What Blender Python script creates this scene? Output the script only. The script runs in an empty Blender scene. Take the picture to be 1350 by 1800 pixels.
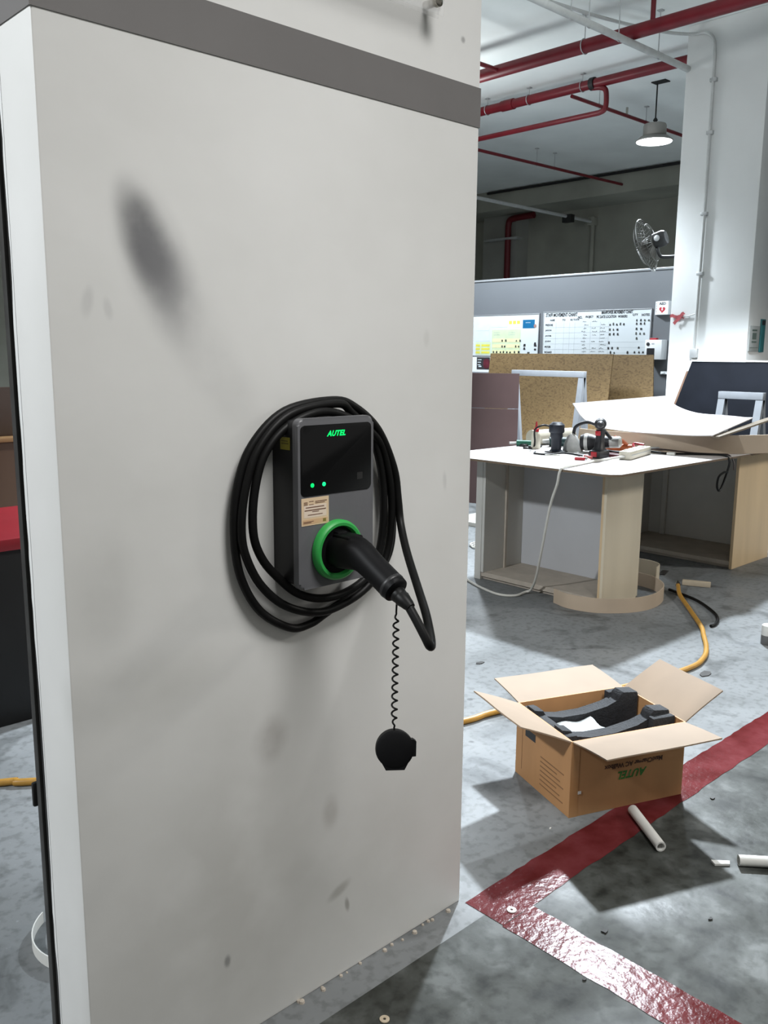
import bpy, bmesh, math, random
from mathutils import Vector, Matrix, noise as mnoise
random.seed(7)
V = Vector
PI = math.pi
scene = bpy.context.scene
COL = scene.collection

# ------------------------------------------------------------------ camera
# world axes: +X along the pillar's front face, +Y into it, +Z up; metres; camera 1.436 m above the floor; most positions back-projected from image pixels
cam_d = bpy.data.cameras.new('camera')
cam_d.sensor_fit = 'AUTO'; cam_d.sensor_width = 36.0
cam_d.lens = 1542.73 / 1800 * 36.0
cam_d.clip_start = 0.05; cam_d.clip_end = 100
cam = bpy.data.objects.new('camera', cam_d); COL.objects.link(cam)
right = V((0.726589, -0.687032, 0.007498)); down = V((-0.116914, -0.134385, -0.984008)); fwd = V((0.677052, 0.714092, -0.177967))
m = Matrix((right, -down, -fwd)).transposed().to_4x4(); m.translation = (0, 0, 1.436)
cam.matrix_world = m
scene.camera = cam

# ------------------------------------------------------------------ world, lamps of the hall, exposure
world = bpy.data.worlds.new('hall_ambient'); scene.world = world; world.use_nodes = True
bg = world.node_tree.nodes['Background']; bg.inputs[0].default_value = (1.0, 0.98, 0.94, 1); bg.inputs[1].default_value = 0.24
def spot(name, loc, power, color, radius=0.15, size=150, blend=0.2):
    d = bpy.data.lights.new(name, 'SPOT'); d.energy = power; d.color = color; d.shadow_soft_size = radius
    d.spot_size = math.radians(size); d.spot_blend = blend
    o = bpy.data.objects.new(name, d); o.location = loc; COL.objects.link(o); return o
WARM = (1.0, 0.965, 0.90)
spot('hall_lamp_light', (-3.4, -1.6, 4.4), 50, WARM, 0.60)
spot('hall_lamp_light', (-3.3, 2.7, 4.4), 1150, (.93, .97, 1.0), 0.15)
spot('hall_lamp_light', (9.6, -3.0, 4.4), 1150, WARM, 0.60)
COOL = (.83, .92, 1.0)
KEY_POWER = 5300
def wide_optics(light, cut=74.0, peak=63.0, soft=8.0):
    # photometric (IES) profile of a wide bat-wing lens: even light over the floor, cut off near the horizontal
    angs = [i * 2.5 for i in range(37)]; cd = []
    for a in angs:
        v = min(1.0, (math.cos(math.radians(peak)) / max(math.cos(math.radians(a)), 1e-3)) ** 3)
        if a > cut: v *= max(0.0, 1 - (a - cut) / soft) ** 1.5
        cd.append(14.15 * v)
    tx = bpy.data.texts.new('wide_lens.ies')
    tx.write('IESNA:LM-63-1995\nTILT=NONE\n1 -1 1 %d 1 1 2 0 0 0\n1 1 0\n%s\n0\n%s\n' % (len(angs), ' '.join('%.1f' % a for a in angs), ' '.join('%.4f' % c for c in cd)))
    light.use_nodes = True; nt = light.node_tree; em = nt.nodes.get('Emission'); n = nt.nodes.new('ShaderNodeTexIES'); n.mode = 'INTERNAL'; n.ies = tx
    nt.links.new(n.outputs['Fac'], em.inputs['Strength'])
wide_optics(spot('hall_lamp_light', (6.5, 3.95, 4.45), KEY_POWER, COOL, .12, 170, .1).data, 48.5, 50, 9)
wide_optics(spot('hall_lamp_light', (1.25, -.65, 4.4), 740, (1.0, .99, .97), .8, 170, .1).data, 38, 38, 15)
wide_optics(spot('hall_lamp_light', (9.0, 8.5, 4.45), 1200, COOL, .2, 170, .1).data, 60, 5, 14)
def add_ceiling_fill(loc, power):
    d = bpy.data.lights.new('ceiling_fill', 'POINT'); d.energy = power; d.color = (.93, .98, 1.0); d.shadow_soft_size = .25
    o = bpy.data.objects.new('ceiling_fill', d); o.location = loc; COL.objects.link(o)
add_ceiling_fill((6.5, 3.95, 4.70), 80)      # added fill lights that brighten the ceiling, in place of floor bounce
add_ceiling_fill((8.9, 8.6, 4.05), 85)
scene.view_settings.view_transform = 'Standard'; scene.view_settings.look = 'None'
scene.view_settings.exposure = 0.0; scene.view_settings.gamma = 1.0
scene.view_settings.use_curve_mapping = False

# ------------------------------------------------------------------ materials
MATS = {}
def mat(name, col, rough=0.5, metal=0.0, noise=0.0, scale=8.0, stretch=(1, 1, 1), bump=0.0, bscale=60.0, emit=None, coat=0.0, alpha=1.0, trans=0.0, ior=1.45, spec=0.5):
    if name in MATS: return MATS[name]
    mt = bpy.data.materials.new(name); mt.use_nodes = True; nt = mt.node_tree; N = nt.nodes; L = nt.links
    b = N['Principled BSDF']
    b.inputs['Base Color'].default_value = (*col, 1); b.inputs['Roughness'].default_value = rough; b.inputs['Metallic'].default_value = metal
    b.inputs['IOR'].default_value = ior; b.inputs['Specular IOR Level'].default_value = spec
    if coat: b.inputs['Coat Weight'].default_value = coat; b.inputs['Coat Roughness'].default_value = 0.08
    if alpha < 1: b.inputs['Alpha'].default_value = alpha
    if trans: b.inputs['Transmission Weight'].default_value = trans
    if emit:
        b.inputs['Emission Color'].default_value = (*emit[0], 1); b.inputs['Emission Strength'].default_value = emit[1]
    tc = N.new('ShaderNodeTexCoord'); mp = N.new('ShaderNodeMapping'); mp.inputs['Scale'].default_value = stretch
    L.new(tc.outputs['Object'], mp.inputs['Vector'])
    nz = N.new('ShaderNodeTexNoise'); nz.inputs['Scale'].default_value = scale; nz.inputs['Detail'].default_value = 5
    L.new(mp.outputs[0], nz.inputs['Vector'])
    if noise:
        r = N.new('ShaderNodeMapRange'); r.inputs['From Min'].default_value = 0.3; r.inputs['From Max'].default_value = 0.7
        r.inputs['To Min'].default_value = 1 - noise; r.inputs['To Max'].default_value = 1 + noise
        L.new(nz.outputs['Fac'], r.inputs['Value'])
        mx = N.new('ShaderNodeMix'); mx.data_type = 'RGBA'; mx.blend_type = 'MULTIPLY'; mx.inputs['Factor'].default_value = 1
        mx.inputs['A'].default_value = (*col, 1); L.new(r.outputs[0], mx.inputs['B']); L.new(mx.outputs['Result'], b.inputs['Base Color'])
    if bump:
        n2 = N.new('ShaderNodeTexNoise'); n2.inputs['Scale'].default_value = bscale; L.new(mp.outputs[0], n2.inputs['Vector'])
        bp = N.new('ShaderNodeBump'); bp.inputs['Strength'].default_value = bump; bp.inputs['Distance'].default_value = 0.01
        L.new(n2.outputs['Fac'], bp.inputs['Height']); L.new(bp.outputs[0], b.inputs['Normal'])
    MATS[name] = mt; return mt

def floor_material():
    mt = bpy.data.materials.new('worn_painted_concrete'); mt.use_nodes = True; nt = mt.node_tree; N = nt.nodes; L = nt.links; b = N['Principled BSDF']
    tc = N.new('ShaderNodeTexCoord')
    def nz(s, d=6, dist=0.0):
        n = N.new('ShaderNodeTexNoise'); n.inputs['Scale'].default_value = s; n.inputs['Detail'].default_value = d; n.inputs['Distortion'].default_value = dist
        L.new(tc.outputs['Object'], n.inputs['Vector']); return n
    def ramp(src, stops):
        r = N.new('ShaderNodeValToRGB'); cr = r.color_ramp
        while len(cr.elements) < len(stops): cr.elements.new(0.5)
        for e, (p, c) in zip(cr.elements, stops): e.position = p; e.color = (*c, 1)
        L.new(src, r.inputs[0]); return r
    base = ramp(nz(1.3, 8, .4).outputs['Fac'], [(0.30, (.150, .158, .160)), (0.5, (.195, .205, .210)), (0.72, (.245, .255, .262))])
    blot = ramp(nz(3.2, 9, 1.2).outputs['Fac'], [(0.33, (.30, .30, .29)), (0.44, (1, 1, 1))])
    fine = ramp(nz(34, 6).outputs['Fac'], [(0.36, (.72, .72, .71)), (0.5, (1, 1, 1)), (0.70, (1.0, 1.0, 1.0)), (0.76, (1.35, 1.35, 1.36))])
    vo = N.new('ShaderNodeTexVoronoi'); vo.inputs['Scale'].default_value = 5.2; L.new(tc.outputs['Object'], vo.inputs['Vector'])
    spots = ramp(vo.outputs['Distance'], [(0.055, (.30, .30, .30)), (0.085, (1, 1, 1))])
    def mul(a, b_, f=1.0):
        x = N.new('ShaderNodeMix'); x.data_type = 'RGBA'; x.blend_type = 'MULTIPLY'; x.inputs['Factor'].default_value = f
        L.new(a, x.inputs['A']); L.new(b_, x.inputs['B']); return x.outputs['Result']
    c = mul(mul(mul(base.outputs[0], blot.outputs[0], .55), fine.outputs[0], .8), spots.outputs[0], .6)
    geo = N.new('ShaderNodeNewGeometry'); sp = N.new('ShaderNodeSeparateXYZ'); L.new(geo.outputs['Position'], sp.inputs[0])
    st = N.new('ShaderNodeMath'); st.operation = 'GREATER_THAN'; st.inputs[1].default_value = 1.31; L.new(sp.outputs['Y'], st.inputs[0])
    bare = ramp(nz(8.5, 14, .25).outputs['Fac'], [(0.32, (.026, .028, .025)), (0.44, (.056, .059, .054)), (0.55, (.076, .081, .076)), (0.68, (.135, .142, .138))])
    bare2 = ramp(nz(1.9, 6, .6).outputs['Fac'], [(0.36, (.62, .62, .60)), (0.56, (1, 1, 1))])
    cb = mul(mul(mul(bare.outputs[0], bare2.outputs[0], .9), fine.outputs[0], .9), spots.outputs[0], .5)
    xm = N.new('ShaderNodeMix'); xm.data_type = 'RGBA'; L.new(st.outputs[0], xm.inputs['Factor']); L.new(cb, xm.inputs['A']); L.new(c, xm.inputs['B'])
    L.new(xm.outputs['Result'], b.inputs['Base Color'])
    rr = N.new('ShaderNodeMapRange'); L.new(nz(2.1, 7, .8).outputs['Fac'], rr.inputs['Value'])
    rr.inputs['From Min'].default_value = .35; rr.inputs['From Max'].default_value = .65; rr.inputs['To Min'].default_value = .34; rr.inputs['To Max'].default_value = .62
    b.inputs['Specular IOR Level'].default_value = .10
    L.new(rr.outputs[0], b.inputs['Roughness'])
    bp = N.new('ShaderNodeBump'); bp.inputs['Strength'].default_value = .22; bp.inputs['Distance'].default_value = .006
    L.new(nz(22, 8).outputs['Fac'], bp.inputs['Height']); L.new(bp.outputs[0], b.inputs['Normal'])
    return mt

def pillar_material():
    # off-white wall paint with scuffs and smudges at fixed places, and broad faint darker patches low down
    mt = bpy.data.materials.new('scuffed_white_wall_paint'); mt.use_nodes = True; nt = mt.node_tree; N = nt.nodes; L = nt.links; b = N['Principled BSDF']
    b.inputs['Roughness'].default_value = .55
    geo = N.new('ShaderNodeNewGeometry')
    nz = N.new('ShaderNodeTexNoise'); nz.inputs['Scale'].default_value = 2.6; nz.inputs['Detail'].default_value = 6; L.new(geo.outputs['Position'], nz.inputs['Vector'])
    r = N.new('ShaderNodeValToRGB'); r.color_ramp.elements[0].position = .3; r.color_ramp.elements[0].color = (.70, .70, .68, 1)
    r.color_ramp.elements[1].position = .7; r.color_ramp.elements[1].color = (.78, .78, .765, 1); L.new(nz.outputs['Fac'], r.inputs[0])
    cur = r.outputs[0]
    n2 = N.new('ShaderNodeTexNoise'); n2.inputs['Scale'].default_value = 9; n2.inputs['Detail'].default_value = 4; L.new(geo.outputs['Position'], n2.inputs['Vector'])
    # x, z, half-length along, half-width, tilt deg (from vertical), strength, colour
    smudges = [(.770, 1.608, .085, .036, 22, 1.0, (.05, .05, .055)), (.788, 1.578, .115, .05, 22, .62, (.24, .24, .25)), (.845, 1.49, .13, .055, 28, .20, (.40, .40, .40)),
               (.91, 1.38, .09, .05, 35, .16, (.40, .40, .40)), (1.005, .648, .042, .036, -10, .55, (.33, .31, .29)), (1.165, .425, .035, .02, 0, .42, (.40, .38, .35)),
               (.655, 1.515, .022, .009, -12, .34, (.40, .40, .40)), (.69, 1.505, .016, .007, 10, .28, (.42, .42, .42)), (.66, 1.03, .05, .09, 90, .28, (.40, .40, .38)),
               (.70, .83, .06, .16, 0, .30, (.44, .44, .41)), (.98, .40, .30, .16, 8, .26, (.42, .41, .38)), (.80, .25, .25, .20, 0, .24, (.40, .39, .36)), (1.30, .30, .26, .13, 6, .18, (.44, .43, .40)),
               (1.551, 2.114, .006, .006, 0, .8, (.2, .2, .2)), (1.214, .173, .016, .006, 10, .7, (.24, .23, .21)), (.886, .195, .012, .007, 0, .7, (.2, .2, .2)), (1.52, 1.14, .02, .006, 5, .3, (.4, .4, .4)),
               (1.45, 1.47, .016, .008, 0, .25, (.45, .45, .42)), (1.19, .22, .012, .03, 20, .5, (.3, .29, .26)), (1.05, .93, .12, .07, 40, .15, (.42, .42, .42))]
    for x, z, a, w, t, s, c in smudges:
        mp = N.new('ShaderNodeMapping'); mp.vector_type = 'TEXTURE'
        mp.inputs['Location'].default_value = (x, 1.395, z); mp.inputs['Rotation'].default_value = (0, math.radians(-t), 0); mp.inputs['Scale'].default_value = (w * 1.6, .06, a * 1.6)
        L.new(geo.outputs['Position'], mp.inputs['Vector'])
        g = N.new('ShaderNodeTexGradient'); g.gradient_type = 'SPHERICAL'; L.new(mp.outputs[0], g.inputs['Vector'])
        mr = N.new('ShaderNodeMapRange'); mr.interpolation_type = 'SMOOTHSTEP'; mr.inputs['From Max'].default_value = .75; mr.inputs['To Max'].default_value = s; L.new(g.outputs['Fac'], mr.inputs['Value'])
        m2 = N.new('ShaderNodeMapRange'); m2.inputs['From Min'].default_value = .25; m2.inputs['From Max'].default_value = .6; m2.inputs['To Min'].default_value = .35; L.new(n2.outputs['Fac'], m2.inputs['Value'])
        mu = N.new('ShaderNodeMath'); mu.operation = 'MULTIPLY'; L.new(mr.outputs[0], mu.inputs[0]); L.new(m2.outputs[0], mu.inputs[1])
        mx = N.new('ShaderNodeMix'); mx.data_type = 'RGBA'; L.new(mu.outputs[0], mx.inputs['Factor']); L.new(cur, mx.inputs['A']); mx.inputs['B'].default_value = (*c, 1)
        cur = mx.outputs['Result']
    L.new(cur, b.inputs['Base Color'])
    n3 = N.new('ShaderNodeTexNoise'); n3.inputs['Scale'].default_value = 14; n3.inputs['Detail'].default_value = 8; L.new(geo.outputs['Position'], n3.inputs['Vector'])
    bp = N.new('ShaderNodeBump'); bp.inputs['Strength'].default_value = .12; bp.inputs['Distance'].default_value = .006; L.new(n3.outputs['Fac'], bp.inputs['Height']); L.new(bp.outputs[0], b.inputs['Normal'])
    return mt

def osb_material():
    mt = bpy.data.materials.new('oriented_strand_board'); mt.use_nodes = True; nt = mt.node_tree; N = nt.nodes; L = nt.links; b = N['Principled BSDF']; b.inputs['Roughness'].default_value = .7
    tc = N.new('ShaderNodeTexCoord'); wn = N.new('ShaderNodeTexNoise'); wn.inputs['Scale'].default_value = 3; L.new(tc.outputs['Object'], wn.inputs['Vector'])
    add = N.new('ShaderNodeMix'); add.data_type = 'VECTOR'; add.inputs['Factor'].default_value = .12; L.new(tc.outputs['Object'], add.inputs['A']); L.new(wn.outputs['Color'], add.inputs['B'])
    mp = N.new('ShaderNodeMapping'); mp.inputs['Scale'].default_value = (9, 8, 14); L.new(add.outputs['Result'], mp.inputs['Vector'])
    vo = N.new('ShaderNodeTexVoronoi'); L.new(mp.outputs[0], vo.inputs['Vector'])
    r = N.new('ShaderNodeValToRGB'); cr = r.color_ramp
    cr.elements[0].position = .05; cr.elements[0].color = (.105, .062, .022, 1); cr.elements[1].position = .85; cr.elements[1].color = (.165, .105, .042, 1)
    e = cr.elements.new(.28); e.color = (.142, .088, .033, 1)
    sep = N.new('ShaderNodeSeparateColor'); L.new(vo.outputs['Color'], sep.inputs[0]); L.new(sep.outputs[0], r.inputs[0]); L.new(r.outputs[0], b.inputs['Base Color'])
    return mt

def worn_red():
    mt = bpy.data.materials.new('worn_red_floor_paint'); mt.use_nodes = True; nt = mt.node_tree; N = nt.nodes; L = nt.links; b = N['Principled BSDF']
    tc = N.new('ShaderNodeTexCoord')
    n = N.new('ShaderNodeTexNoise'); n.inputs['Scale'].default_value = 9; n.inputs['Detail'].default_value = 9; L.new(tc.outputs['Object'], n.inputs['Vector'])
    r = N.new('ShaderNodeValToRGB'); cr = r.color_ramp; cr.elements[0].position = .30; cr.elements[0].color = (.080, .010, .010, 1); cr.elements[1].position = .72; cr.elements[1].color = (.15, .034, .038, 1)
    e = cr.elements.new(.5); e.color = (.112, .019, .021, 1); e = cr.elements.new(.78); e.color = (.24, .20, .20, 1)
    L.new(n.outputs['Fac'], r.inputs[0]); L.new(r.outputs[0], b.inputs['Base Color']); b.inputs['Roughness'].default_value = .20; b.inputs['Specular IOR Level'].default_value = .055
    n2 = N.new('ShaderNodeTexNoise'); n2.inputs['Scale'].default_value = 45; n2.inputs['Detail'].default_value = 6; L.new(tc.outputs['Object'], n2.inputs['Vector'])
    bp = N.new('ShaderNodeBump'); bp.inputs['Strength'].default_value = .4; bp.inputs['Distance'].default_value = .004; L.new(n2.outputs['Fac'], bp.inputs['Height']); L.new(bp.outputs[0], b.inputs['Normal'])
    return mt

M_FLOOR = floor_material(); M_PILLAR = pillar_material(); M_OSB = osb_material(); M_REDPAINT = worn_red()
M_WHITEWALL = mat('white_wall_paint', (.70, .71, .70), .6, noise=.04, scale=1.5, bump=.1, bscale=12)
M_CEIL = mat('ceiling_paint', (.80, .83, .81), .8, noise=.05, scale=1.2, bump=.15, bscale=6)
M_FARWALL = mat('bare_plaster', (.33, .33, .28), .85, noise=.18, scale=.8, bump=.1, bscale=5)
M_GREYBAND = mat('grey_band_paint', (.155, .148, .145), .55, noise=.05, scale=5)
M_PART = mat('grey_partition_paint', (.112, .119, .128), .55, noise=.03, scale=2)
M_BLACKSTEEL = mat('blackened_steel', (.022, .021, .020), .42, .4, noise=.25, scale=20)
M_DARKCH = mat('dark_grey_steel', (.06, .06, .058), .5, .3, noise=.2, scale=18)
M_REDPIPE = mat('red_pipe_enamel', (.14, .006, .012), .42, noise=.12, scale=6)
M_GALV = mat('galvanised_steel', (.48, .49, .49), .45, .5, noise=.1, scale=14)
M_CONDUIT = mat('pale_conduit', (.50, .51, .50), .5, .1, noise=.08, scale=12)
M_BLACKIRON = mat('black_iron', (.018, .018, .018), .6, .2, noise=.1)
M_STEELBRIGHT = mat('brushed_steel', (.45, .43, .38), .25, 1.0, noise=.1, scale=30)
M_ACRYL = mat('clear_acrylic', (.92, .93, .93), .03, alpha=.13)
M_CHGREY = mat('charger_grey_plastic', (.115, .116, .124), .38, noise=.03, scale=40, bump=.02, bscale=300)
M_CHBLACK = mat('charger_black_plastic', (.010, .010, .011), .45, noise=.1, scale=30)
M_GLASSBLK = mat('gloss_black_screen', (.0035, .0035, .004), .16)
M_LED = mat('green_led', (.0, .2, .05), .4, emit=((.0, 1.0, .16), 1.35))
M_LED2 = mat('mint_green_led', (.0, .2, .08), .4, emit=((.01, 1.0, .28), 1.35))
M_GREENRING = mat('green_ring_plastic', (.030, .33, .065), .45, noise=.04, scale=20)
M_RUBBER = mat('black_cable_rubber', (.005, .005, .005), .46, spec=.2, noise=.15, scale=40)
M_GUN = mat('black_connector_plastic', (.004, .004, .0045), .5, spec=.14, noise=.1, scale=40)
M_STICKER = mat('cream_label_paper', (.66, .50, .33), .5, noise=.03, scale=30)
M_STICKERIN = mat('pale_label_panel', (.70, .58, .47), .5, noise=.02, scale=30)
M_STICKERBAND = mat('tan_label_band', (.58, .38, .22), .5, noise=.03, scale=30)
M_INKBROWN = mat('brown_ink', (.14, .065, .04), .6, noise=.1)
M_INKBLACK = mat('black_ink', (.02, .02, .022), .6, noise=.1)
M_INKGREY = mat('grey_ink', (.30, .33, .35), .6, noise=.1)
M_YELLOWLAB = mat('olive_yellow_label', (.30, .26, .035), .5, noise=.05, scale=40)
M_CARD = mat('corrugated_cardboard', (.40, .21, .09), .72, noise=.10, scale=9, stretch=(1, 1, .3), bump=.03, bscale=90)
M_CARDIN = mat('cardboard_inside', (.26, .19, .13), .75, noise=.05, scale=8)
M_CARDPRINT = mat('brown_box_print', (.055, .022, .012), .7, noise=.1)
M_CARDFAINT = mat('faint_box_print', (.20, .10, .045), .7, noise=.1)
M_GREENPRINT = mat('green_box_print', (.015, .15, .02), .6, noise=.1)
M_FOAM = mat('black_foam', (.014, .015, .018), .85, noise=.3, scale=60, bump=.3, bscale=160)
M_PLASTICBAG = mat('clear_plastic_bag', (.80, .86, .88), .12, alpha=.55)
M_PVC = mat('white_pvc', (.66, .66, .63), .4, noise=.05, scale=20)
M_WHITEPLY = mat('white_laminate', (.62, .595, .59), .35, noise=.03, scale=3)
M_PLYEDGE = mat('plywood_edge', (.16, .115, .075), .7, noise=.2, scale=50, stretch=(1, 1, 6))
M_CREAMPLY = mat('cream_plywood', (.64, .57, .44), .5, noise=.06, scale=7, stretch=(1, 1, .12))
M_TANPLY = mat('tan_plywood', (.62, .47, .29), .5, noise=.08, scale=7, stretch=(1, 1, .12))
M_GREYPLY = mat('grey_primed_board', (.52, .51, .475), .6, noise=.05, scale=4)
M_BACKPLY = mat('pale_backing_board', (.50, .51, .53), .55, noise=.04, scale=3)
M_DUSTY = mat('dusty_board', (.44, .39, .33), .75, noise=.1, scale=12)
M_BAND = mat('bent_plywood', (.48, .385, .29), .55, noise=.06, scale=5)
M_BROWNLAM = mat('mauve_brown_laminate', (.115, .072, .070), .4, noise=.08, scale=3)
M_BLACKLAM = mat('blue_black_laminate', (.006, .007, .010), .5, spec=.12, noise=.2, scale=3)
M_TRESTLE = mat('grey_trestle_paint', (.20, .21, .225), .5, noise=.06)
M_HOSE = mat('yellow_hose_rubber', (.40, .21, .035), .45, noise=.12, scale=25)
M_TOOLBLACK = mat('tool_black', (.012, .012, .014), .5, noise=.2, scale=30)
M_TOOLNAVY = mat('tool_navy', (.007, .010, .018), .45, noise=.15, scale=30)
M_TOOLGREY = mat('tool_aluminium', (.42, .42, .40), .45, .2, noise=.15, scale=25)
M_TOOLRED = mat('tool_red', (.35, .01, .018), .45, noise=.1, scale=30)
M_TOOLDKRED = mat('tool_dark_red', (.07, .008, .012), .5, noise=.2, scale=30)
M_TOOLORANGE = mat('tool_orange', (.40, .09, .025), .5, noise=.15, scale=30)
M_TOOLGREEN = mat('tool_green', (.01, .10, .06), .45, noise=.1, scale=30)
M_CREAMPL = mat('cream_plastic', (.52, .49, .40), .45, noise=.04, scale=20)
M_WHITEPL = mat('white_plastic', (.62, .61, .56), .4, noise=.03, scale=20)
M_WBOARD = mat('whiteboard_enamel', (.52, .56, .58), .25, noise=.02, scale=4)
M_PAPERGREEN = mat('pale_green_paper', (.46, .54, .36), .6, noise=.06, scale=8)
M_PAPERYEL = mat('yellow_paper', (.55, .50, .07), .6, noise=.05, scale=8)
M_PAPERBLUE = mat('pale_blue_paper', (.50, .57, .60), .6, noise=.06, scale=6)
M_BLUECARD = mat('blue_card', (.006, .10, .22), .45, noise=.1, scale=8)
M_SKIN = mat('pink_print', (.26, .15, .13), .6, noise=.2, scale=20)
M_DARKPOSTER = mat('dark_poster_print', (.035, .033, .036), .5, noise=.2, scale=8)
M_MAROON = mat('maroon_print', (.10, .016, .026), .5, noise=.3, scale=14)
M_SIGNRED = mat('sign_red', (.40, .02, .035), .5, noise=.05)
M_SIGNWHITE = mat('sign_white', (.68, .70, .71), .45, noise=.03)
M_ALU = mat('aluminium_trim', (.30, .31, .32), .4, .4, noise=.05)
M_TAPE = mat('red_barrier_tape', (.42, .09, .10), .5, noise=.15, scale=30)
M_TEAL = mat('teal_sign', (.03, .15, .16), .5, noise=.1)
M_PLATE = mat('grey_sign_plate', (.38, .40, .39), .5, noise=.06)
M_LENS = mat('lamp_lens', (.9, .9, .9), .4, emit=((.95, .98, 1.0), 9.0))
M_LAMPBODY = mat('lamp_housing_grey', (.30, .29, .27), .5, .2, noise=.08)
M_FANCAGE = mat('fan_guard_wire', (.06, .06, .052), .6, .0, noise=.1)
M_FANBLADE = mat('fan_blade', (.05, .045, .038), .5, noise=.1)
M_REDTOP = mat('red_counter_top', (.34, .016, .028), .4, noise=.06, scale=5)
M_BLACKCAB = mat('black_cabinet', (.006, .006, .007), .5, noise=.2)
M_BROWNBOARD = mat('brown_board', (.10, .055, .033), .6, noise=.15, scale=4, stretch=(1, 1, .2))
M_ORANGEEDGE = mat('pine_edge', (.38, .22, .10), .6, noise=.1)
M_DIRT = mat('dark_floor_debris', (.03, .028, .026), .7, noise=.3, scale=40)
M_TAN = mat('pale_offcut', (.50, .42, .31), .6, noise=.08, scale=20)

# ------------------------------------------------------------------ mesh building helpers
class B:
    def __init__(s): s.bm = bmesh.new()
    def _xf(s, vs, mtx):
        if mtx is not None: bmesh.ops.transform(s.bm, matrix=mtx, verts=vs)
    def box(s, a, b, bev=0.0, mtx=None, seg=2):
        a = V(a); b = V(b); c = (a + b) / 2; d = b - a
        r = bmesh.ops.create_cube(s.bm, size=1.0, matrix=Matrix.Translation(c) @ Matrix.Diagonal((abs(d.x), abs(d.y), abs(d.z), 1)))
        vs = r['verts']
        if bev:
            es = list({e for v in vs for e in v.link_edges})
            rr = bmesh.ops.bevel(s.bm, geom=es, offset=bev, segments=seg, profile=.5, affect='EDGES')
            vs = list({v for f in rr['faces'] for v in f.verts} | {v for v in vs if v.is_valid})
        s._xf(vs, mtx); return s
    def ring(s, pts): return [s.bm.verts.new(p) for p in pts]
    def bridge(s, r0, r1, closed=True):
        n = len(r0)
        for i in range(n if closed else n - 1):
            j = (i + 1) % n
            try: s.bm.faces.new((r0[i], r0[j], r1[j], r1[i]))
            except ValueError: pass
    def cap(s, r, flip=False):
        try: s.bm.faces.new(r[::-1] if flip else r)
        except ValueError: pass
    def loft(s, rings, cap=True, closed_path=False):
        R = [s.ring(r) for r in rings]
        for i in range(len(R) - 1): s.bridge(R[i], R[i + 1])
        if closed_path: s.bridge(R[-1], R[0])
        elif cap: s.cap(R[0], True); s.cap(R[-1])
        return s
    def cyl(s, p, q, r, r2=None, seg=20, cap=True):
        p = V(p); q = V(q); r2 = r if r2 is None else r2
        z = (q - p).normalized(); x = z.orthogonal().normalized(); y = z.cross(x)
        return s.loft([[c + (x * math.cos(t) + y * math.sin(t)) * rr for t in [2 * PI * i / seg for i in range(seg)]] for c, rr in ((p, r), (q, r2))], cap)
    def lathe(s, prof, base, axis=(0, 0, 1), seg=28, cap=True):
        base = V(base); z = V(axis).normalized(); x = z.orthogonal().normalized(); y = z.cross(x)
        return s.loft([[base + z * h + (x * math.cos(t) + y * math.sin(t)) * max(rr, 1e-4) for t in [2 * PI * i / seg for i in range(seg)]] for rr, h in prof], cap)
    def tube(s, path, r, seg=10, closed=False, cap=True):
        P = [V(p) for p in path]; n = len(P); rings = []
        t0 = (P[1] - P[0]).normalized(); u = t0.orthogonal().normalized()
        for i in range(n):
            if closed: t = (P[(i + 1) % n] - P[i - 1]).normalized()
            else: t = (P[min(i + 1, n - 1)] - P[max(i - 1, 0)]).normalized()
            u = (u - t * u.dot(t)); u = u.normalized() if u.length > 1e-6 else t.orthogonal().normalized()
            w = t.cross(u); rr = r[i] if isinstance(r, (list, tuple)) else r
            rings.append([P[i] + (u * math.cos(a) + w * math.sin(a)) * rr for a in [2 * PI * k / seg for k in range(seg)]])
        return s.loft(rings, cap and not closed, closed)
    def prism(s, poly, o, ux, uy, depth, bev=0.0, seg=2):
        # polygon (2-D list) in the plane o + x*ux + y*uy, extruded by `depth` along ux x uy
        o = V(o); ux = V(ux); uy = V(uy); n = ux.cross(uy).normalized()
        a = s.ring([o + ux * x + uy * y for x, y in poly]); b = s.ring([o + ux * x + uy * y + n * depth for x, y in poly])
        s.bridge(a, b); s.cap(a, True); s.cap(b)
        if bev:
            es = [e for v in b for e in v.link_edges if e.other_vert(v) in b]
            bmesh.ops.bevel(s.bm, geom=list(set(es)), offset=bev, segments=seg, profile=.5, affect='EDGES')
        return s
    def sheet(s, grid, th):
        # a solid sheet from a grid of points, thickness added along -normal
        nu = len(grid); nv = len(grid[0]); G = [[V(p) for p in row] for row in grid]
        nm = [[None] * nv for _ in range(nu)]
        for i in range(nu):
            for j in range(nv):
                du = G[min(i + 1, nu - 1)][j] - G[max(i - 1, 0)][j]; dv = G[i][min(j + 1, nv - 1)] - G[i][max(j - 1, 0)]
                nm[i][j] = du.cross(dv).normalized()
        A = [s.ring(r) for r in G]; Bq = [s.ring([G[i][j] - nm[i][j] * th for j in range(nv)]) for i in range(nu)]
        for i in range(nu - 1):
            for j in range(nv - 1):
                s.bm.faces.new((A[i][j], A[i + 1][j], A[i + 1][j + 1], A[i][j + 1])); s.bm.faces.new((Bq[i][j], Bq[i][j + 1], Bq[i + 1][j + 1], Bq[i + 1][j]))
        for i in range(nu - 1):
            s.bm.faces.new((A[i][0], Bq[i][0], Bq[i + 1][0], A[i + 1][0])); s.bm.faces.new((A[i][-1], A[i + 1][-1], Bq[i + 1][-1], Bq[i][-1]))
        for j in range(nv - 1):
            s.bm.faces.new((A[0][j], A[0][j + 1], Bq[0][j + 1], Bq[0][j])); s.bm.faces.new((A[-1][j], Bq[-1][j], Bq[-1][j + 1], A[-1][j + 1]))
        return s

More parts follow.
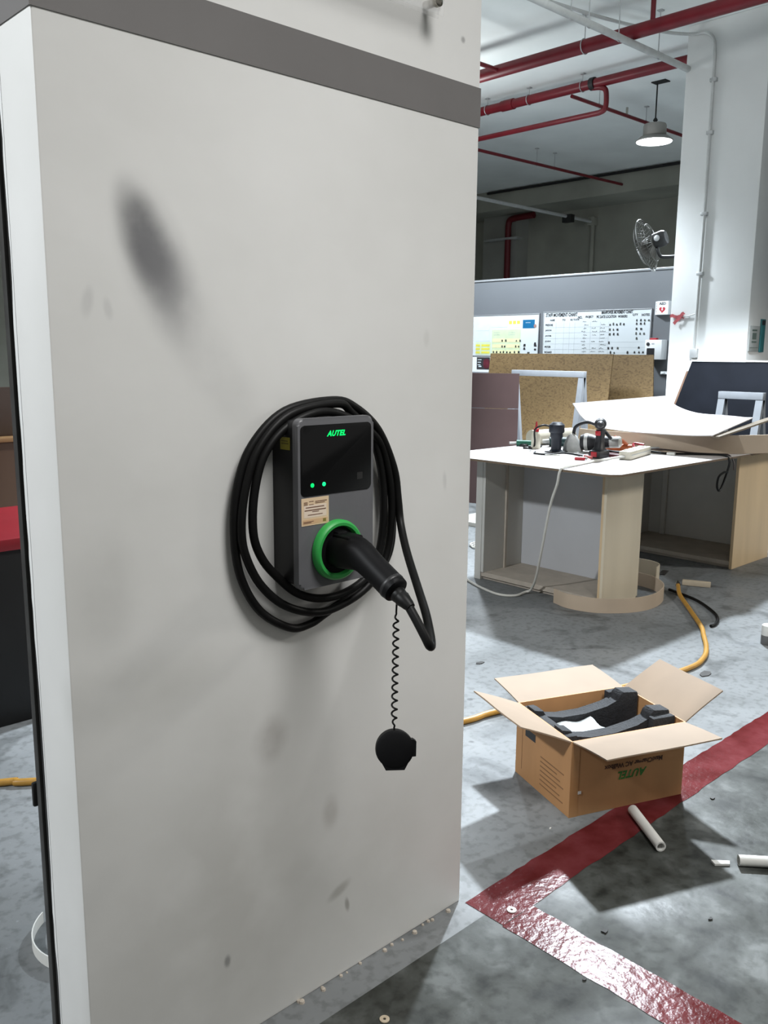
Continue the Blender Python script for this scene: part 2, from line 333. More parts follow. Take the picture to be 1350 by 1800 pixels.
def rrect(x0, y0, x1, y1, r, n=6):
    out = []
    for cx, cy, a0 in ((x1 - r, y0 + r, -90), (x1 - r, y1 - r, 0), (x0 + r, y1 - r, 90), (x0 + r, y0 + r, 180)):
        for k in range(n + 1):
            a = math.radians(a0 + 90 * k / n); out.append((cx + r * math.cos(a), cy + r * math.sin(a)))
    return out
def spline(pts, n=8, closed=False):
    P = [V(p) for p in pts]; out = []; m_ = len(P)
    for i in range(m_ if closed else m_ - 1):
        p0 = P[(i - 1) % m_] if closed or i > 0 else P[0] * 2 - P[1]
        p1 = P[i]; p2 = P[(i + 1) % m_]
        p3 = P[(i + 2) % m_] if closed or i + 2 < m_ else P[-1] * 2 - P[-2]
        for k in range(n):
            t = k / n
            out.append(.5 * ((2 * p1) + (p2 - p0) * t + (2 * p0 - 5 * p1 + 4 * p2 - p3) * t * t + (3 * p1 - p0 - 3 * p2 + p3) * t ** 3))
    if not closed: out.append(P[-1])
    return out

ORG = {}
def finish(b, name, material, origin=None, smooth=38):
    bm = b.bm; bmesh.ops.recalc_face_normals(bm, faces=bm.faces)
    if origin is not None: bmesh.ops.translate(bm, vec=-V(origin), verts=bm.verts)
    me = bpy.data.meshes.new(name); bm.to_mesh(me); bm.free()
    me.materials.append(material)
    if smooth:
        for p in me.polygons: p.use_smooth = True
        me.set_sharp_from_angle(angle=math.radians(smooth))
    return me
def put(name, me, parent=None, loc=(0, 0, 0)):
    o = bpy.data.objects.new(name, me); COL.objects.link(o)
    if parent is not None: o.parent = parent
    o.location = loc; return o
def thing(name, label, cat, loc, group=None):
    o = bpy.data.objects.new(name, None); COL.objects.link(o); o.location = loc; o.empty_display_size = .05
    o['label'] = label; o['category'] = cat
    if group: o['group'] = group
    ORG[o.name] = V(loc); return o
def part(parent, name, b, material, label=None, smooth=38, kind=None):
    org = ORG[parent.name]; o = put(name, finish(b, name, material, org, smooth), parent); ORG[o.name] = org
    if label: o['label'] = label
    if kind: o['kind'] = kind
    return o
def base_of(b):
    xs = [v.co for v in b.bm.verts]
    lo = [min(c[i] for c in xs) for i in range(3)]; hi = [max(c[i] for c in xs) for i in range(3)]
    return V(((lo[0] + hi[0]) / 2, (lo[1] + hi[1]) / 2, lo[2]))
def solo(name, b, material, label, cat, group=None, smooth=38):
    org = base_of(b); o = put(name, finish(b, name, material, org, smooth), None, org)
    o['label'] = label; o['category'] = cat
    if group: o['group'] = group
    ORG[o.name] = org; return o
def struct(name, b, material, smooth=38):
    o = put(name, finish(b, name, material, None, smooth)); o['kind'] = 'structure'; ORG[o.name] = V((0, 0, 0)); return o
def text_mesh(body, width, height, o, ux, uy, bold=0.0, shear=0.0, lift=.0006, spacing=1.0):
    cu = bpy.data.curves.new('lettering', 'FONT'); cu.body = body; cu.size = 1; cu.offset = bold; cu.shear = shear; cu.resolution_u = 2; cu.space_character = spacing
    t = bpy.data.objects.new('lettering', cu); COL.objects.link(t)
    dg = bpy.context.evaluated_depsgraph_get(); dg.update(); me = bpy.data.meshes.new_from_object(t.evaluated_get(dg))
    bpy.data.objects.remove(t); bpy.data.curves.remove(cu)
    xs = [v.co.x for v in me.vertices]; ys = [v.co.y for v in me.vertices]
    x0, x1, y0, y1 = min(xs), max(xs), min(ys), max(ys); o = V(o); ux = V(ux); uy = V(uy); n = ux.cross(uy)
    for v in me.vertices:
        v.co = o + ux * ((v.co.x - x0) / (x1 - x0) * width) + uy * ((v.co.y - y0) / (y1 - y0) * height) + n * lift
    b = B(); b.bm.from_mesh(me); bpy.data.meshes.remove(me); return b
def merge(*bs):
    r = B()
    for b in bs:
        me = bpy.data.meshes.new('tmp'); b.bm.to_mesh(me); r.bm.from_mesh(me); bpy.data.meshes.remove(me); b.bm.free()
    return r
def flat(rects, o, ux, uy, th):
    # thin raised printed rectangles: (x0, y0, x1, y1) in the plane
    b = B(); o = V(o)
    for x0, y0, x1, y1 in rects: b.prism([(x0, y0), (x1, y0), (x1, y1), (x0, y1)], o, ux, uy, th)
    return b
FX = (0, -1, 0); FZ = (0, 0, 1)       # faces looking towards -X: print runs along -Y
WX = (1, 0, 0)                         # faces looking towards -Y: print runs along +X

# ================================================================== the setting
HC = 5.25
b = B(); b.box((-9, -9, -.2), (18.6, 17, 0)); FLOOR = struct('floor', b, M_FLOOR)
b = B(); b.box((-9, -9, HC), (18.6, 17, HC + .3)); CEIL = struct('ceiling', b, M_CEIL)
b = B(); b.box((18.2, -9, 0), (18.6, 17, HC)); WFAR = struct('wall_far', b, M_FARWALL)
b = B(); b.box((-9, 16.5, 0), (18.2, 17, HC)); struct('wall_left', b, M_FARWALL)
b = B(); b.box((16.95, -9, 4.805), (18.2, 16.5, HC)); struct('trim_2', b, M_FARWALL)
b = B(); b.box((17.72, 14.06, 0), (18.2, 15.1, 4.805)); struct('wall_far_pier', b, mat('pale_plaster', (.30, .30, .27), .85, noise=.12, scale=1))
# red guide lines painted on the floor
def wavy_strip(pts_a, pts_b, n=60, amp=.003):
    b = B(); ra = []; rb = []
    for i in range(n + 1):
        t = i / n
        pa = V(pts_a[0]).lerp(V(pts_a[1]), t); pb = V(pts_b[0]).lerp(V(pts_b[1]), t); d = (pb - pa).normalized()
        ra.append(pa + d * random.uniform(-amp, amp)); rb.append(pb + d * random.uniform(-amp, amp))
    A = b.ring(ra); Bq = b.ring(rb)
    for i in range(n): b.bm.faces.new((A[i], A[i + 1], Bq[i + 1], Bq[i]))
    return b
part(FLOOR, 'painted_line', wavy_strip(((1.615, 1.250, .0012), (6.0, 1.250, .0012)), ((1.615, 1.380, .0012), (6.0, 1.380, .0012)), 120), M_REDPAINT, 'worn red line running away past the cardboard box')
part(FLOOR, 'painted_line', wavy_strip(((1.612, 1.248, .0012), (1.612, -1.5, .0012)), ((1.735, 1.248, .0012), (1.735, -1.5, .0012)), 80), M_REDPAINT, 'worn red line running towards the viewer')

# the white pillar in front
b = B(); b.box((.589, 1.395, 0), (1.612, 1.53, HC), .004); PIL = struct('wall_pillar', b, M_PILLAR)
b = B()
z0, z1 = 1.942, 2.026
b.box((.587, 1.3935, z0), (1.6135, 1.5315, z1)); part(PIL, 'painted_band', b, M_GREYBAND, 'dark grey band painted around the pillar')
# dark steel shutter guide on the pillar's back edge: two flanges and a web
GUIDE = B(); GUIDE.box((.592, 1.5305, 0), (.75, 1.548, HC)); GUIDE.box((.604, 1.548, 0), (.75, 1.562, HC)); TR = struct('trim_1', GUIDE, M_BLACKSTEEL)
b = B(); b.box((.590, 1.562, 0), (.75, 1.582, HC), .004); part(TR, 'flange', b, M_DARKCH)
b = B(); b.box((.584, 1.5825, .575), (.60, 1.592, .625), .004); part(TR, 'latch', b, M_BLACKIRON)
b = B(); zz = [i * .025 for i in range(211)]; ra = []; rb = []; w = 0.0
for z in zz:
    w = max(0.0, min(.007, w + random.uniform(-.0025, .0025))); ra.append(V((.5885, 1.526, z))); rb.append(V((.5885, 1.5305 + w, z)))
A_ = b.ring(ra); B_ = b.ring(rb); A2 = b.ring([p + V((.003, 0, 0)) for p in ra]); B2 = b.ring([p + V((.003, 0, 0)) for p in rb])
for i in range(len(zz) - 1):
    b.bm.faces.new((A_[i], A_[i + 1], B_[i + 1], B_[i])); b.bm.faces.new((B_[i], B_[i + 1], B2[i + 1], B2[i])); b.bm.faces.new((A2[i], B2[i], B2[i + 1], A2[i + 1]))
part(PIL, 'ragged_paint_edge', b, M_WHITEWALL, smooth=0)
# mortar crumbs and cove along the pillar foot
b = B()
for i in range(26):
    x = random.uniform(.62, 1.60); r = random.uniform(.003, .008)
    b.lathe([(r, 0), (r * .8, r * .7), (.0001, r)], (x, 1.395 - random.uniform(.002, .012), 0), seg=7)
part(PIL, 'mortar_crumbs', b, M_DUSTY, kind='stuff')

# the far pier on the right
b = B(); b.box((10.27, 4.68, 0), (10.998, 5.68, HC), .01); PIER = struct('wall_pier_far', b, M_WHITEWALL)
b = B(); b.box((11.0, 3.0, 0), (11.09, 16.5, 2.56)); PART = struct('wall_partition', b, M_PART)
b = B(); b.box((10.985, 5.70, 2.56), (11.105, 16.5, 2.59), .004); part(PART, 'top_trim', b, M_ALU)

# ================================================================== ceiling services, scaled about the camera along with far pier, fan and lamp
def pipe_run(name, label, pts, r, material, cat='pipe', parts=None, seg=14):
    t = thing(name, label, cat, pts[0]); b = B(); b.tube(pts, r, seg); part(t, 'pipe', b, material)
    return t
def coupling(t, p, d, r, l, material):
    p = V(p); d = V(d).normalized(); b = B(); b.cyl(p - d * l / 2, p + d * l / 2, r, seg=16); part(t, 'coupling', b, material)
def hanger(t, p, r, top=5.25):
    b = B(); b.cyl((p[0], p[1], p[2] + r), (p[0], p[1], top), .006, seg=8); part(t, 'hanger_rod', b, M_GALV)
    x = B(); x.tube([V(p) + V((0, 0, 0)) + V((math.cos(a), 0, math.sin(a))) * (r + .006) for a in [2 * PI * k / 16 for k in range(16)]], .006, 6, closed=True); part(t, 'hanger_ring', x, M_GALV)
    y = B(); y.box((p[0] - .03, p[1] - .03, top - .012), (p[0] + .03, p[1] + .03, top)); part(t, 'ceiling_plate', y, M_GALV)

t = pipe_run('sprinkler_main', 'thick red sprinkler main crossing highest and nearest, in front of the pier', [(9.075, -2.8, 4.902), (9.075, 13.1, 4.902)], .076, M_REDPIPE)
for y in (6.3, 10.06): hanger(t, (9.075, y, 4.902), .076)
b = B(); b.tube([(9.015, 7.535, 4.902), (8.2, 7.535, 4.902), (5.8, 7.535, 4.902)], .026, 12); part(t, 'branch', b, M_REDPIPE)
b = B(); b.tube([(9.075, 5.445, 4.97), (9.075, 5.445, 5.25)], .027, 10); part(t, 'riser', b, M_REDPIPE)
XB = 10.882
t = pipe_run('sprinkler_main', 'second thick red sprinkler main, with a pipe coupling, meeting the side of the pier', [(XB, 5.682, 5.081), (XB, 13.1, 5.081)], .065, M_REDPIPE)
coupling(t, (XB, 8.864, 5.081), (0, 1, 0), .077, .22, M_REDPIPE); coupling(t, (XB, 7.389, 5.081), (0, 1, 0), .083, .07, M_BLACKIRON)
for y in (7.56, 8.478, 9.264): hanger(t, (XB, y, 5.081), .065)
C0 = [(XB, 7.389, 5.03), (XB, 7.265, 5.012), (XB, 7.189, 4.97), (XB, 7.168, 4.888), (XB, 7.168, 4.764), (XB, 7.196, 4.709), (XB, 7.278, 4.688), (XB, 8.27, 4.691), (XB, 13.1, 4.695)]
b = B(); b.tube(spline(C0[:7], 4) + [V(p) for p in C0[7:]], .036, 12); part(t, 'drop_loop', b, M_REDPIPE)
t = pipe_run('sprinkler_branch', 'thin red sprinkler branch passing above the hanging lamp', [(XB + .072, 7.782, 5.012), (16.8, 7.816, 5.012)], .026, M_REDPIPE)
hanger(t, (11.65, 7.787, 5.012), .026); hanger(t, (12.96, 7.793, 5.012), .026)
b = B(); b.cyl((12.4, 7.79, 5.03), (12.4, 7.79, 5.13), .018, seg=10); part(t, 'sprinkler_head', b, M_STEELBRIGHT)
t = pipe_run('sprinkler_branch', 'thin red sprinkler branch with an open end, lowest on the dark ceiling', [(10.3, 10.78, 4.97), (17.31, 10.67, 4.97)], .028, M_REDPIPE)
hanger(t, (14.06, 10.72, 4.97), .028); hanger(t, (14.61, 10.71, 4.97), .028); coupling(t, (17.31, 10.67, 4.97), (1, 0, 0), .044, .11, M_BLACKIRON)
t = pipe_run('steel_conduit', 'pale grey steel conduit crossing in front of both red mains to the pier', [(4.7, 5.652, 4.777), (10.27, 5.655, 4.777)], .037, M_CONDUIT)
for x in (7.885, 8.20, 8.76, 9.58): hanger(t, (x, 5.653, 4.777), .037)
t = thing('wall_conduit', 'thin grey conduit bending down the face of the far pier', 'conduit', (10.245, 5.31, 1.42))
b = B(); b.tube(spline([(7.444, 6.369, 5.16), (9.098, 6.093, 5.16), (9.925, 5.859, 5.16), (10.235, 5.624, 5.143), (10.243, 5.445, 5.122), (10.243, 5.342, 5.026), (10.243, 5.314, 4.833)], 5) + [V((10.243, 5.307, 3.04)), V((10.243, 5.324, 1.50))], .019, 10); part(t, 'tube', b, M_CONDUIT)
for z in (4.584, 4.006, 3.096, 2.406):
    b = B(); b.box((10.222, 5.27, z - .02), (10.27, 5.35, z + .02), .003); part(t, 'saddle', b, M_GALV)
b = B(); b.box((10.222, 5.275, 1.41), (10.27, 5.37, 1.52), .008); part(t, 'end_box', b, M_GALV)
t = thing('barrier_tape', 'red barrier tape tied in a cross to the pier conduit', 'tape', (10.24, 5.5, 1.82))
def strip(p, q, w, th, n=6):
    p = V(p); q = V(q); d = (q - p); s_ = d.cross(V((1, 0, 0))).normalized() * w / 2; rows = []
    for i in range(n + 1):
        c = p.lerp(q, i / n) + V((.004 * math.sin(i * 2.1), 0, .008 * math.sin(i * 1.7))); rows.append([c - s_, c + s_])
    b = B(); b.sheet(rows, .003); return b
part(t, 'tail', strip((10.25, 5.673, 1.917), (10.25, 5.486, 1.903), .038, .003), M_TAPE)
part(t, 'tail', strip((10.239, 5.61, 1.821), (10.239, 5.48, 1.958), .040, .003), M_TAPE)
b = B(); b.tube([(10.25, 5.50, 1.905), (10.25, 5.418, 1.913), (10.235, 5.324, 1.938)], .008, 8); part(t, 'string', b, M_CONDUIT)
t = thing('dark_conduit', 'black conduit along the far ceiling edge', 'conduit', (16.9, 10, 5.17))
b = B(); b.cyl((16.89, 5.5, 5.205), (16.89, 14.3, 5.205), .030, seg=10); part(t, 'tube', b, M_BLACKIRON)
t = thing('far_conduit', 'pale conduit reaching the far wall and turning down it', 'conduit', (18.12, 12.13, 2.4))
b = B(); b.tube([(11.855, 11.883, 4.474), (17.783, 12.131, 4.481), (18.086, 12.138, 4.474)], .036, 10); part(t, 'tube', b, M_CONDUIT)
b = B(); b.tube([(18.13, 12.138, 4.50), (18.13, 12.131, 2.2)], .055, 10); part(t, 'riser', b, M_FARWALL)
b = B(); b.box((18.03, 12.05, 4.40), (18.19, 12.23, 4.58), .008); part(t, 'junction_box', b, M_FARWALL)
b = B(); b.box((17.0, 11.96, 4.35), (17.14, 12.2, 4.52), .006); part(t, 'bracket', b, M_BLACKIRON)
t = thing('fire_riser', 'dark red riser pipe on the pale far pier', 'pipe', (17.6, 14.2, 1.9))
b = B(); b.tube(spline([(17.60, 13.44, 4.709), (17.60, 13.99, 4.695), (17.60, 14.17, 4.653), (17.60, 14.212, 4.529)], 4) + [V((17.60, 14.212, 1.94))], .075, 12); part(t, 'pipe', b, mat('dull_red_pipe', (.12, .008, .012), .5, noise=.1))
b = B(); b.box((17.505, 13.86, 4.20), (17.719, 14.9, 4.25), .004); part(t, 'bracket', b, M_GALV)

# ---- hanging lamp
LX, LY, LZ = 11.98, 7.053, 4.45
t = thing('pendant_lamp', 'round grey pendant lamp with a glowing lens, hung on a rod below the red main', 'lamp', (LX, LY, LZ))
b = B(); b.lathe([(.137, .064), (.158, .082), (.162, .097), (.162, .218), (.149, .243), (.047, .251)], (LX, LY, LZ)); part(t, 'housing', b, M_LAMPBODY)
b = B(); b.lathe([(.251, .006), (.258, .006), (.262, .019), (.194, .073), (.137, .082), (.137, .072), (.189, .064), (.251, .016)], (LX, LY, LZ), cap=False); part(t, 'shade', b, M_LAMPBODY)
b = B(); b.lathe([(.0001, 0), (.246, .0), (.249, .009), (.0001, .013)], (LX, LY, LZ), seg=36); part(t, 'lens', b, M_LENS)
b = B(); b.cyl((LX, LY, LZ + .25), (LX, LY, 5.25), .0105, seg=8); part(t, 'rod', b, M_BLACKIRON)
b = B(); b.lathe([(.019, 0), (.035, .019), (.019, .049)], (LX, LY, LZ + .275)); part(t, 'swivel', b, M_BLACKIRON)
b = B(); b.box((LX - .09, LY - .17, 5.235), (LX + .05, LY + .05, 5.25), .003); part(t, 'bracket_plate', b, M_BLACKIRON)
wide_optics(spot('pendant_light', (LX, LY, LZ - .03), 2800, COOL, .2, 170, .1).data, 60, 5, 14)

# ---- wall fan
FC = V((10.46, 6.178, 2.832)); FA = V((-.18, .93, -.30)).normalized(); fx = FA.cross(V((0, 0, 1))).normalized(); fy = FA.cross(fx).normalized(); FR_ = .325
t = thing('wall_fan', 'dark caged fan reaching out from the far pier above the partition', 'fan', (10.46, 5.68, 2.65))
g = B()
def fring(r, h): return [FC + FA * h + (fx * math.cos(a) + fy * math.sin(a)) * r for a in [2 * PI * k / 28 for k in range(28)]]
for r, h, w in ((FR_, 0, .009), (FR_ * .75, .068, .004), (FR_ * .45, .095, .004), (FR_ * .75, -.068, .004), (.08, .103, .007), (.09, -.103, .007)): g.tube(fring(r, h), w, 6, closed=True)
for k in range(36):
    a = 2 * PI * k / 36; d = fx * math.cos(a) + fy * math.sin(a)
    for s in (1, -1): g.tube([FC + d * .08 + FA * .103 * s, FC + d * FR_ * .72 + FA * .074 * s, FC + d * FR_], .003, 5)
part(t, 'guard', g, M_FANCAGE)
for k in range(3):
    a = 2 * PI * k / 3 + .4; d = fx * math.cos(a) + fy * math.sin(a); e = FA.cross(d); rows = []
    for i in range(7):
        u = i / 6; r = .055 + u * (FR_ - .095); w = .07 + .10 * math.sin(PI * (.2 + .65 * u))
        rows.append([FC + d * r + e * (w * (v - .5)) + FA * (.042 * (v - .5)) for v in (0, .25, .5, .75, 1)])
    b = B(); b.sheet(rows, .003); part(t, 'blade', b, M_FANBLADE)
b = B(); b.lathe([(.062, -.04), (.062, .04), (.04, .06)], FC, FA, 18); part(t, 'hub', b, M_FANBLADE)
b = B(); b.lathe([(.075, -.10), (.098, -.118), (.102, -.22), (.082, -.26), (.03, -.275)], FC, FA, 22); mo = part(t, 'motor', b, M_BLACKIRON)
ms = FC - FA * .19 + V((-.098, 0, .0)); b = B(); b.lathe([(.033, 0), (.038, .011), (.022, .016)], ms, (-1, -.1, 0), 18); part(mo, 'motor_cap', b, M_GALV)
b = B(); b.tube(spline([FC - FA * .17 + V((0, 0, -.07)), V((10.46, 6.02, 2.765)), V((10.46, 5.985, 2.689)), V((10.46, 5.94, 2.661)), V((10.46, 5.79, 2.655)), V((10.46, 5.685, 2.655))], 5), .021, 10); part(t, 'arm', b, M_BLACKIRON)
b = B(); b.box((10.38, 5.681, 2.56), (10.54, 5.70, 2.76), .004); part(t, 'mounting_plate', b, M_BLACKIRON)
b = B(); b.lathe([(.025, 0), (.028, .016), (.011, .028)], FC + V((0, -.12, -.322)), (-.5, 0, -1), 12); part(t, 'clip', b, M_GALV)

# ================================================================== partition wall: boards and signs
PX = 11.0
def board(name, label, y0, y1, z0, z1, cat='whiteboard'):
    t = thing(name, label, cat, (PX, (y0 + y1) / 2, z0))
    b = B(); b.box((PX - .016, y1 + .012, z0 + .012), (PX - .001, y0 - .012, z1 - .012)); part(t, 'panel', b, M_WBOARD)
    for a, c in (((y0, z0), (y1, z0 + .014)), ((y0, z1 - .014), (y1, z1)), ((y0, z0 + .014), (y0 - .014, z1 - .014)), ((y1 + .014, z0 + .014), (y1, z1 - .014))):
        b = B(); b.box((PX - .022, min(a[0], c[0]), min(a[1], c[1])), (PX - .0005, max(a[0], c[0]), max(a[1], c[1])), .002); part(t, 'frame_rail', b, M_ALU)
    return t
def bt(t, body, y, z, w, h, material, bold=.01, name='lettering'):
    part(t, name, text_mesh(body, w, h, (PX - .0175, y, z), FX, FZ, bold), material, smooth=0)
# staff chart
t = board('movement_chart_whiteboard', 'large white staff movement chart with rows of handwriting and magnets', 8.145, 6.35, 1.16, 2.065)
bt(t, 'STAFF MOVEMENT CHART', 8.10, 1.985, .56, .055, M_INKBLACK, .035)
bt(t, 'MANPOWER MOVEMENT CHART', 7.135, 2.003, .50, .048, M_INKBLACK, .035)
for body, y, z, w, h in (('NAME', 8.02, 1.925, .085, .026), ('TO', 7.80, 1.925, .055, .026), ('NO. TO RTN', 7.66, 1.925, .15, .026), ('NO.', 7.53, 1.948, .075, .040), ('PROJECT', 7.40, 1.948, .13, .040),
                         ('PIC DATE LOCATION', 7.215, 1.948, .32, .040), ('WORKERS', 6.87, 1.948, .15, .036), ('QTY', 6.64, 1.965, .085, .034), ('NOTES', 6.50, 1.962, .12, .034)):
    bt(t, body, y, z, w, h, M_INKBLACK, .03)
rows = [1.865, 1.785, 1.705, 1.625, 1.545, 1.468]
for i, nm in enumerate(('FREDDIE', 'JASON', 'JACOB', 'JOSH', 'PETER', 'RICHARD')):
    bt(t, nm, 8.10, rows[i] - .012, .06 + .0105 * len(nm), .030, M_INKBLACK, .03)
rr = []; o = (PX - .0162, 8.13, 0)
for z in rows: rr.append((0, z - .036, 1.10 + .05 * random.random(), z - .0325))
for x in (.22, .36, .46, .55, .72, .82, .98, 1.12): rr.append((x, 1.43, x + .0025, 1.90))
for k in range(3): rr.append((1.12, 1.50 + k * .075 - .036, 1.72, 1.50 + k * .075 - .033))
part(t, 'ruled_lines', flat(rr, o, FX, FZ, .0006), M_INKGREY, kind='stuff', smooth=0)
b = B()
def scribble(x, z, w, h):
    n = max(5, int(w / .011)); pts = []
    for k in range(n * 2 + 1): pts.append((PX - .0175, 8.13 - (x + w * k / (2 * n)), z + h * (.5 + random.uniform(-.5, .5)) * (1 if k % 2 else .3)))
    b.tube(pts, .0017, 4)
for i in range(10):
    z = 1.90 - i * .047
    for x, w in ((.67, .07), (.83, .08), (.96, .09)):
        if random.random() < .88: scribble(x + random.uniform(0, .04), z, w * random.uniform(.7, 1.1), .018)
part(t, 'handwriting', b, M_INKBLACK, kind='stuff')
def magnets(t, cells, sz=(.024, .030)):
    for y, z in cells:
        b = B(); w = sz[0] * random.uniform(.8, 1.2); h = sz[1] * random.uniform(.7, 1.15)
        b.prism([(0, 0), (w, 0), (w * random.uniform(.7, 1), h), (w * random.uniform(0, .3), h)], (PX - .0165, y, z), FX, FZ, .006)
        part(t, 'magnet', b, M_INKBLACK if random.random() < .7 else mat('dark_grey_magnet', (.06, .065, .06), .5, noise=.1))
magnets(t, [(7.00 - .055 * k, 1.845 + (.004 if k % 2 else 0)) for k in range(5)] + [(7.0 - .06 * k, 1.775) for k in range(3)] + [(7.0 - .065 * k, 1.71) for k in range(3)] +
        [(7.0, 1.59), (7.01, 1.52), (6.95, 1.52), (6.86, 1.52), (6.97, 1.458), (6.91, 1.458), (6.70, 1.458), (6.95, 1.395), (6.89, 1.395), (6.78, 1.395)] +
        [(6.58 - .06 * k, 1.895) for k in range(4)] + [(6.58 - .06 * k, 1.85) for k in range(3)] + [(6.58, 1.78), (6.51, 1.78)] + [(6.58 - .06 * k, 1.715) for k in range(3)] +
        [(6.57, 1.65), (6.53, 1.53), (6.59, 1.465), (6.52, 1.465), (6.46, 1.465), (6.56, 1.40), (6.50, 1.40), (6.53, 1.33), (6.52, 1.28), (6.51, 1.22)])
# notice board on the left
t = board('project_whiteboard', 'whiteboard with green and yellow sheets and a blue card beside the staff chart', 9.95, 8.215, 1.40, 2.045)
def paper(t, y0, z0, y1, z1, material, name='paper_sheet', lift=.0165):
    b = B(); b.box((PX - lift - .0012, min(y0, y1), z0), (PX - lift, max(y0, y1), z1)); part(t, name, b, material, smooth=0)
paper(t, 9.46, 1.80, 9.18, 2.00, M_PAPERBLUE); paper(t, 9.15, 1.85, 8.83, 2.00, M_PAPERBLUE); paper(t, 9.46, 1.64, 9.17, 1.79, M_PAPERBLUE)
paper(t, 8.82, 1.845, 8.56, 1.985, M_SIGNWHITE)
for k in range(3): paper(t, 8.795 - k * .078, 1.895, 8.735 - k * .078, 1.945, M_PAPERYEL, 'yellow_tag', .018)
paper(t, 9.13, 1.425, 8.56, 1.815, M_PAPERGREEN); paper(t, 9.46, 1.425, 9.145, 1.625, M_PAPERGREEN)
for k in range(3): paper(t, 9.46, 1.445 + k * .055, 9.37, 1.478 + k * .055, M_PAPERYEL, 'yellow_tag', .018); paper(t, 9.34, 1.445 + k * .055, 9.17, 1.478 + k * .055, M_PAPERYEL, 'yellow_tag', .018)
for r in range(3):
    for c in range(2): paper(t, 9.115 - c * .28, 1.445 + r * .088, 8.855 - c * .28, 1.50 + r * .088, mat('pale_yellow_paper', (.60, .59, .34), .6, noise=.05), 'yellow_strip', .018)
magn = []
for r, offs in enumerate(((.0, .06, .14, .20, .27, .33, .42, .50), (.17, .22, .44, .50), (.17, .24, .45, .52))): magn += [(9.10 - o_, 1.455 + r * .088) for o_ in offs]
magnets(t, [(y - 0, z) for y, z in magn], (.030, .028))
for z in (1.757, 1.725):
    bt(t, 'PROJECT' if z > 1.74 else 'DATE', 9.09, z, .12, .018, M_INKGREY, .012); bt(t, 'LOCATION' if z > 1.74 else 'CREW', 8.80, z, .13, .018, M_INKGREY, .012)
paper(t, 8.525, 1.828, 8.30, 1.955, M_BLUECARD, 'blue_card'); bt(t, 'NOTICE', 8.47, 1.905, .09, .014, M_PAPERBLUE)
b = B(); b.prism(rrect(0, 0, .05, .05, .02), (PX - .018, 8.315, 1.835), FX, FZ, .002); part(t, 'hand_print', b, M_SKIN)
magnets(t, [(8.50, 1.56), (8.50, 1.51), (8.30, 1.56), (8.295, 1.50), (8.30, 1.585), (8.42, 1.435)], (.045, .034))
# poster below
t = thing('poster', 'dark poster with a maroon picture below the project whiteboard', 'poster', (PX, 9.3, 1.15))
b = B(); b.box((PX - .014, 9.02, 1.15), (PX - .001, 9.60, 1.405)); part(t, 'backing', b, M_SIGNWHITE)
b = B(); b.box((PX - .018, 9.16, 1.195), (PX - .0145, 9.43, 1.385)); part(t, 'dark_print', b, M_DARKPOSTER)
b = B(); b.prism(rrect(0, 0, .13, .15, .05), (PX - .0185, 9.29, 1.21), FX, FZ, .002); part(t, 'picture', b, M_MAROON)
part(t, 'text_lines', flat([(.02, .06, .08, .072), (.02, .10, .09, .112), (.02, .14, .10, .152), (.04, .03, .10, .05)], (PX - .0185, 9.43, 1.2), FX, FZ, .001), M_PAPERBLUE, smooth=0)
b = B(); b.box((PX - .03, 9.0, 1.115), (PX - .001, 9.62, 1.145), .003); part(t, 'ledge', b, M_ALU)
# AED sign (wedge standing off the wall)
t = thing('defibrillator_sign', 'small white wedge sign reading AED with a red heart', 'sign', (PX, 6.19, 1.96))
b = B(); b.loft([[(PX - .001, 6.31, z), (PX - .075, 6.235, z), (PX - .075, 6.08, z), (PX - .001, 6.08, z)] for z in (1.972, 2.148)]); part(t, 'sign_body', b, M_SIGNWHITE)
part(t, 'lettering', text_mesh('AED', .10, .036, (PX - .0755, 6.215, 2.097), FX, FZ, .03), M_INKBLACK, smooth=0)
hp = []
for k in range(40):
    a = 2 * PI * k / 40; hp.append((.0028 * 16 * math.sin(a) ** 3, .0028 * (13 * math.cos(a) - 5 * math.cos(2 * a) - 2 * math.cos(3 * a) - math.cos(4 * a))))
b = B(); b.prism(hp, (PX - .0752, 6.165, 2.035), FX, FZ, .001); hh = part(t, 'heart', b, M_SIGNRED)
b = B(); b.prism([(-.004, .028), (.008, .028), (.003, .008), (.016, .008), (-.008, -.026), (-.001, -.004), (-.013, -.004)], (PX - .0764, 6.165, 2.037), FX, FZ, .001); part(hh, 'bolt', b, M_SIGNWHITE)
sd = V((PX - .075, 6.235, 0)) - V((PX - .001, 6.31, 0)); sd.normalize()
part(t, 'side_lettering', text_mesh('AED', .13, .030, V((PX - .038, 6.2725, 1.995)) + sd * .016, (0, 0, 1), -sd, .012), M_INKBLACK, smooth=0)
# AED cabinet
t = thing('defibrillator_cabinet', 'white wall cabinet with a dark window below the AED sign', 'cabinet', (PX, 6.23, 1.375))
b = B(); b.box((PX - .15, 6.10, 1.38), (PX - .001, 6.345, 1.64), .006); part(t, 'case', b, M_SIGNWHITE)
b = B(); b.prism(rrect(.0, 0, .115, .11, .008), (PX - .1505, 6.315, 1.42), FX, FZ, .002); part(t, 'window', b, M_TOOLBLACK)
b = B(); b.lathe([(.024, 0), (.024, .006), (.012, .010)], (PX - .150, 6.30, 1.585), (-1, 0, 0), 18); part(t, 'lock', b, M_INKBLACK)
b = B(); b.box((PX - .10, 6.21, 1.641), (PX - .04, 6.31, 1.665), .006); part(t, 'alarm_light', b, M_TOOLRED)
part(t, 'lettering', text_mesh('AED', .045, .02, (PX - .151, 6.25, 1.577), FX, FZ, .01), M_INKGREY, smooth=0)
t = thing('wall_switch', 'small white switch block low beside the pier', 'switch', (PX, 6.08, 1.18))
